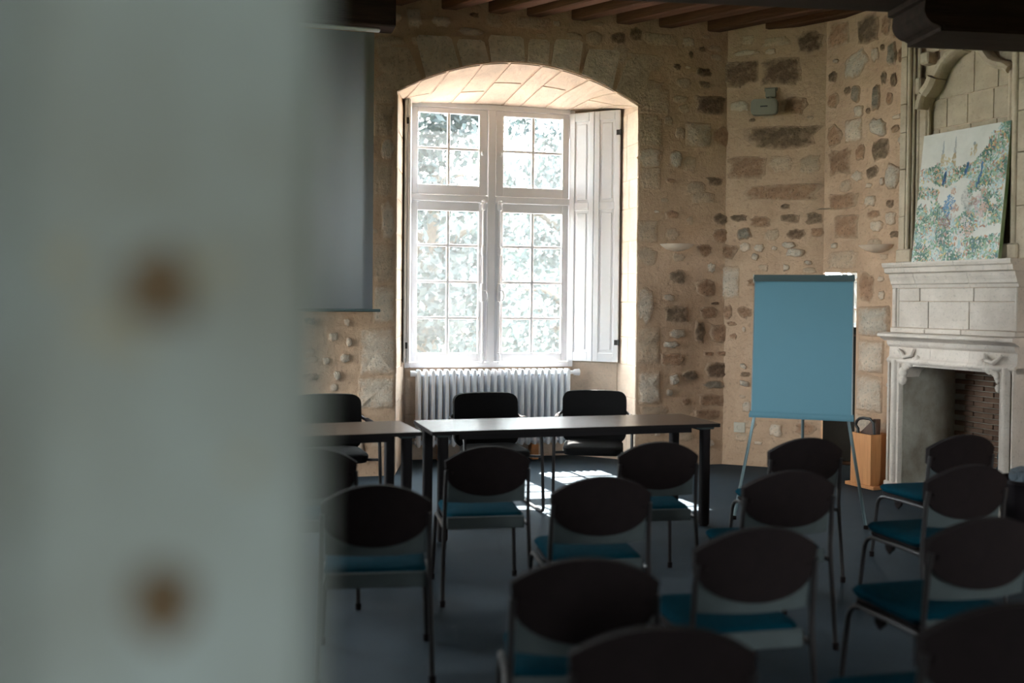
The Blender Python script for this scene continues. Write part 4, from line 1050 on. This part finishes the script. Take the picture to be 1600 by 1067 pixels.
# posts, pickers and baskets
for x0, b0, x1, b1 in ((.70, .55, .74, .72), (.55, .66, .57, .73), (.30, .60, .32, .68)):
    for i in range(26):
        t_ = i/25; dab(x0+(x1-x0)*t_+rg.uniform(-.012, .012), b0+(b1-b0)*t_, .014, .006, 1.45, rg.choice([(.05, .14, .30), (.08, .20, .38), (.04, .10, .2)]), .0018)
def blob(cx, cz, rx, rz, n, cols_):
    for i in range(n):
        r_, a_ = math.sqrt(rg.random()), rg.uniform(0, 6.28)
        dab(cx+rx*r_*math.cos(a_), cz+rz*r_*math.sin(a_), .010, .005, rg.uniform(0, 3.1), rg.choice(cols_), .002)
SK = [(.55, .36, .27), (.48, .30, .22)]
for cx, cz, coat in ((.40, .42, [(.10, .24, .42), (.16, .30, .46)]), (.60, .46, [(.42, .40, .36), (.5, .48, .44)]), (.74, .40, [(.5, .34, .33), (.56, .42, .4)]), (.60, .24, [(.6, .55, .52), (.56, .44, .42)])):
    blob(cx, cz, .07, .085, 70, coat); blob(cx+.06, cz-.02, .05, .03, 26, SK); blob(cx+.035, cz+.11, .028, .026, 16, SK); blob(cx+.03, cz+.135, .042, .014, 14, [(.62, .62, .58), (.5, .52, .5)])
blob(.36, .30, .075, .05, 60, [(.20, .11, .10), (.28, .18, .14), (.36, .26, .26)])
me = bpy.data.meshes.new('paint_dabs'); me.from_pydata(vs, [], fs)
ca_ = me.color_attributes.new('pigment', 'FLOAT_COLOR', 'CORNER')
flat = []
for c in cs: flat += [*c, 1.0]*6
ca_.data.foreach_set('color', flat)
pm = bpy.data.materials.new('oil_pigment'); pm.use_nodes = True
at = pm.node_tree.nodes.new('ShaderNodeVertexColor'); at.layer_name = 'pigment'
pm.node_tree.links.new(at.outputs['Color'], pm.node_tree.nodes['Principled BSDF'].inputs['Base Color'])
pm.node_tree.nodes['Principled BSDF'].inputs['Roughness'].default_value = .6
tag(obj('paint_dabs', me, pm, pa), kind='stuff')

# ------------------------------------------------------------------ wooden log box with a bent handle, cabinet in the alcove
lb = thing('log_carrier', 'tall orange pine log carrier with black loop handle beside the fireplace jamb', 'log carrier', loc_on(WR_O, WR_A, 0.80, -.16), WR_A)
MB().box(-.17, .17, -.13, .13, 0, .03, ch=.004).build('base_board', M_wood, lb)
for x in (-.12, .10): MB().box(x, x+.02, -.10, .10, .03, .47, ch=.003).build('side_board', M_wood, lb)
MB().box(-.12, .12, -.115, -.10, .03, .47, ch=.003).build('front_board', M_wood, lb)
MB().box(-.12, .12, .10, .115, .03, .47, ch=.003).build('back_board', M_wood, lb)
MB().prism([(-.09, .40), (.09, .40), (.09, .60), (.06, .60), (-.09, .47)], -.03, .02).build('log', M_dwood, lb)
hp = [(-.09, -.06, .46)] + [(-.09+.0-.03*math.sin(R_(a)), -.06, .50+.0) for a in (0,)] + [(-.03-.09*math.cos(R_(a)), -.06, .53+.07*math.sin(R_(a))) for a in (0, 30, 60, 90)] + [(.05, -.06, .60), (.09, -.06, .57), (.10, -.06, .46)]
MB().tube(hp, .013, 8).build('loop_handle', M_iron, lb, smooth=True)
cb = thing('storage_cabinet', 'dark brown cabinet standing in the alcove behind the flip chart', 'cabinet', (3.30, 10.06, 0), R_(-10))
MB().box(-.26, .24, -.20, .20, 0, 1.30, ch=.01).build('carcass', M_dwood, cb)
MB().box(-.20, .22, -.212, -.20, .04, 1.28, ch=.004).build('cabinet_door', M_cab, cb)
MB().prism([(-.26, 1.30), (.24, 1.30), (.24, 1.33)] + [(.0+.24*math.cos(R_(a)), 1.33+.05*math.sin(R_(a))) for a in (15, 45, 75, 105, 135, 165)] + [(-.26, 1.33)], -.2, .2).build('cabinet_top', M_cab, cb)

# ------------------------------------------------------------------ garden outside
tag(MB().box(-80, 80, -80, 110, -4.3, -4.05).build('ground', M_grass), 'meadow around the building outside', 'ground', kind='structure')
tag(MB().box(-14, 14, 10.9, 24, -4.05, -4.0).build('bounce_gravel', M_ground), 'unseen pale gravel added below the arched window to bounce sunlight', 'ground', kind='structure')  # unseen reflector ground, added to throw sun up onto the soffit
def tree(label, x, y, h, crown, nl, seed, m, lean=0.0, low=0.0):
    rg = random.Random(seed)
    t = thing('tree', label, 'tree', (x, y, -4.0), 0, 'trees outside the window')
    tr = MB(); top = Vector((lean, 0, h*.8))
    tr.tube([(0, 0, 0), (lean*.2, .1, h*.3), (lean*.6, 0, h*.55), tuple(top)], [.28, .22, .16, .06], 8)
    for k in range(12):
        z = h*rg.uniform(.3, .75); a = rg.uniform(0, 6.28); L_ = crown*rg.uniform(.5, .95)
        s_ = Vector((lean*z/h, 0, z)); e_ = s_ + Vector((math.cos(a)*L_, math.sin(a)*L_*.6, L_*rg.uniform(.2, .8)))
        tr.tube([s_, s_.lerp(e_, .5)+Vector((0, 0, .15)), e_], [.09, .05, .02], 6)
    tr.build('trunk', M_bark, t, smooth=True)
    vs, fs = [], []
    G = lambda sd: max(-1.7*sd, min(1.7*sd, rg.gauss(0, sd)))
    cl = [(G(crown*.55), G(crown*.4), h*(low+(1-low)*rg.random()**.8), rg.uniform(.25, .6)) for _ in range(max(8, nl//70))]
    for _ in range(nl):
        c = rg.choice(cl); r_ = c[3]
        p = Vector((c[0]+G(r_*.55), c[1]+G(r_*.55), c[2]+G(r_*.5)))
        u_ = Vector((rg.gauss(0, 1), rg.gauss(0, 1), rg.gauss(0, 1))).normalized(); v_ = u_.orthogonal().normalized(); s = rg.uniform(.05, .11)
        k = len(vs)
        vs += [tuple(p-u_*s), tuple(p+v_*s*.55-u_*s*.1), tuple(p+u_*s), tuple(p-v_*s*.55-u_*s*.1)]; fs.append((k, k+1, k+2, k+3))
    me = bpy.data.meshes.new('foliage'); me.from_pydata(vs, [], fs)
    tag(obj('foliage', me, m, t), kind='stuff')
tree('leafy tree with a leaning trunk outside the left casement', -1.5, 15.5, 9.6, 1.5, 9000, 1, M_leaf[0], .3, .3)
tree('slender leafy tree outside the right casement', 1.2, 20.0, 9.6, 1.5, 6500, 2, M_leaf[0], -.2, .3)
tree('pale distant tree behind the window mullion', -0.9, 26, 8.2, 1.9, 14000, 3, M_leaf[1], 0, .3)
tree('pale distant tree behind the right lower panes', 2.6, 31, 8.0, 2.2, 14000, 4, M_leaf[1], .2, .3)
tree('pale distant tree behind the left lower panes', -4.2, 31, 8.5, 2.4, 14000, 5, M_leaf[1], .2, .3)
tree('leafy tree outside the small alcove window', 6.9, 20, 8.5, 1.8, 5000, 6, M_leaf[0], 0, .25)
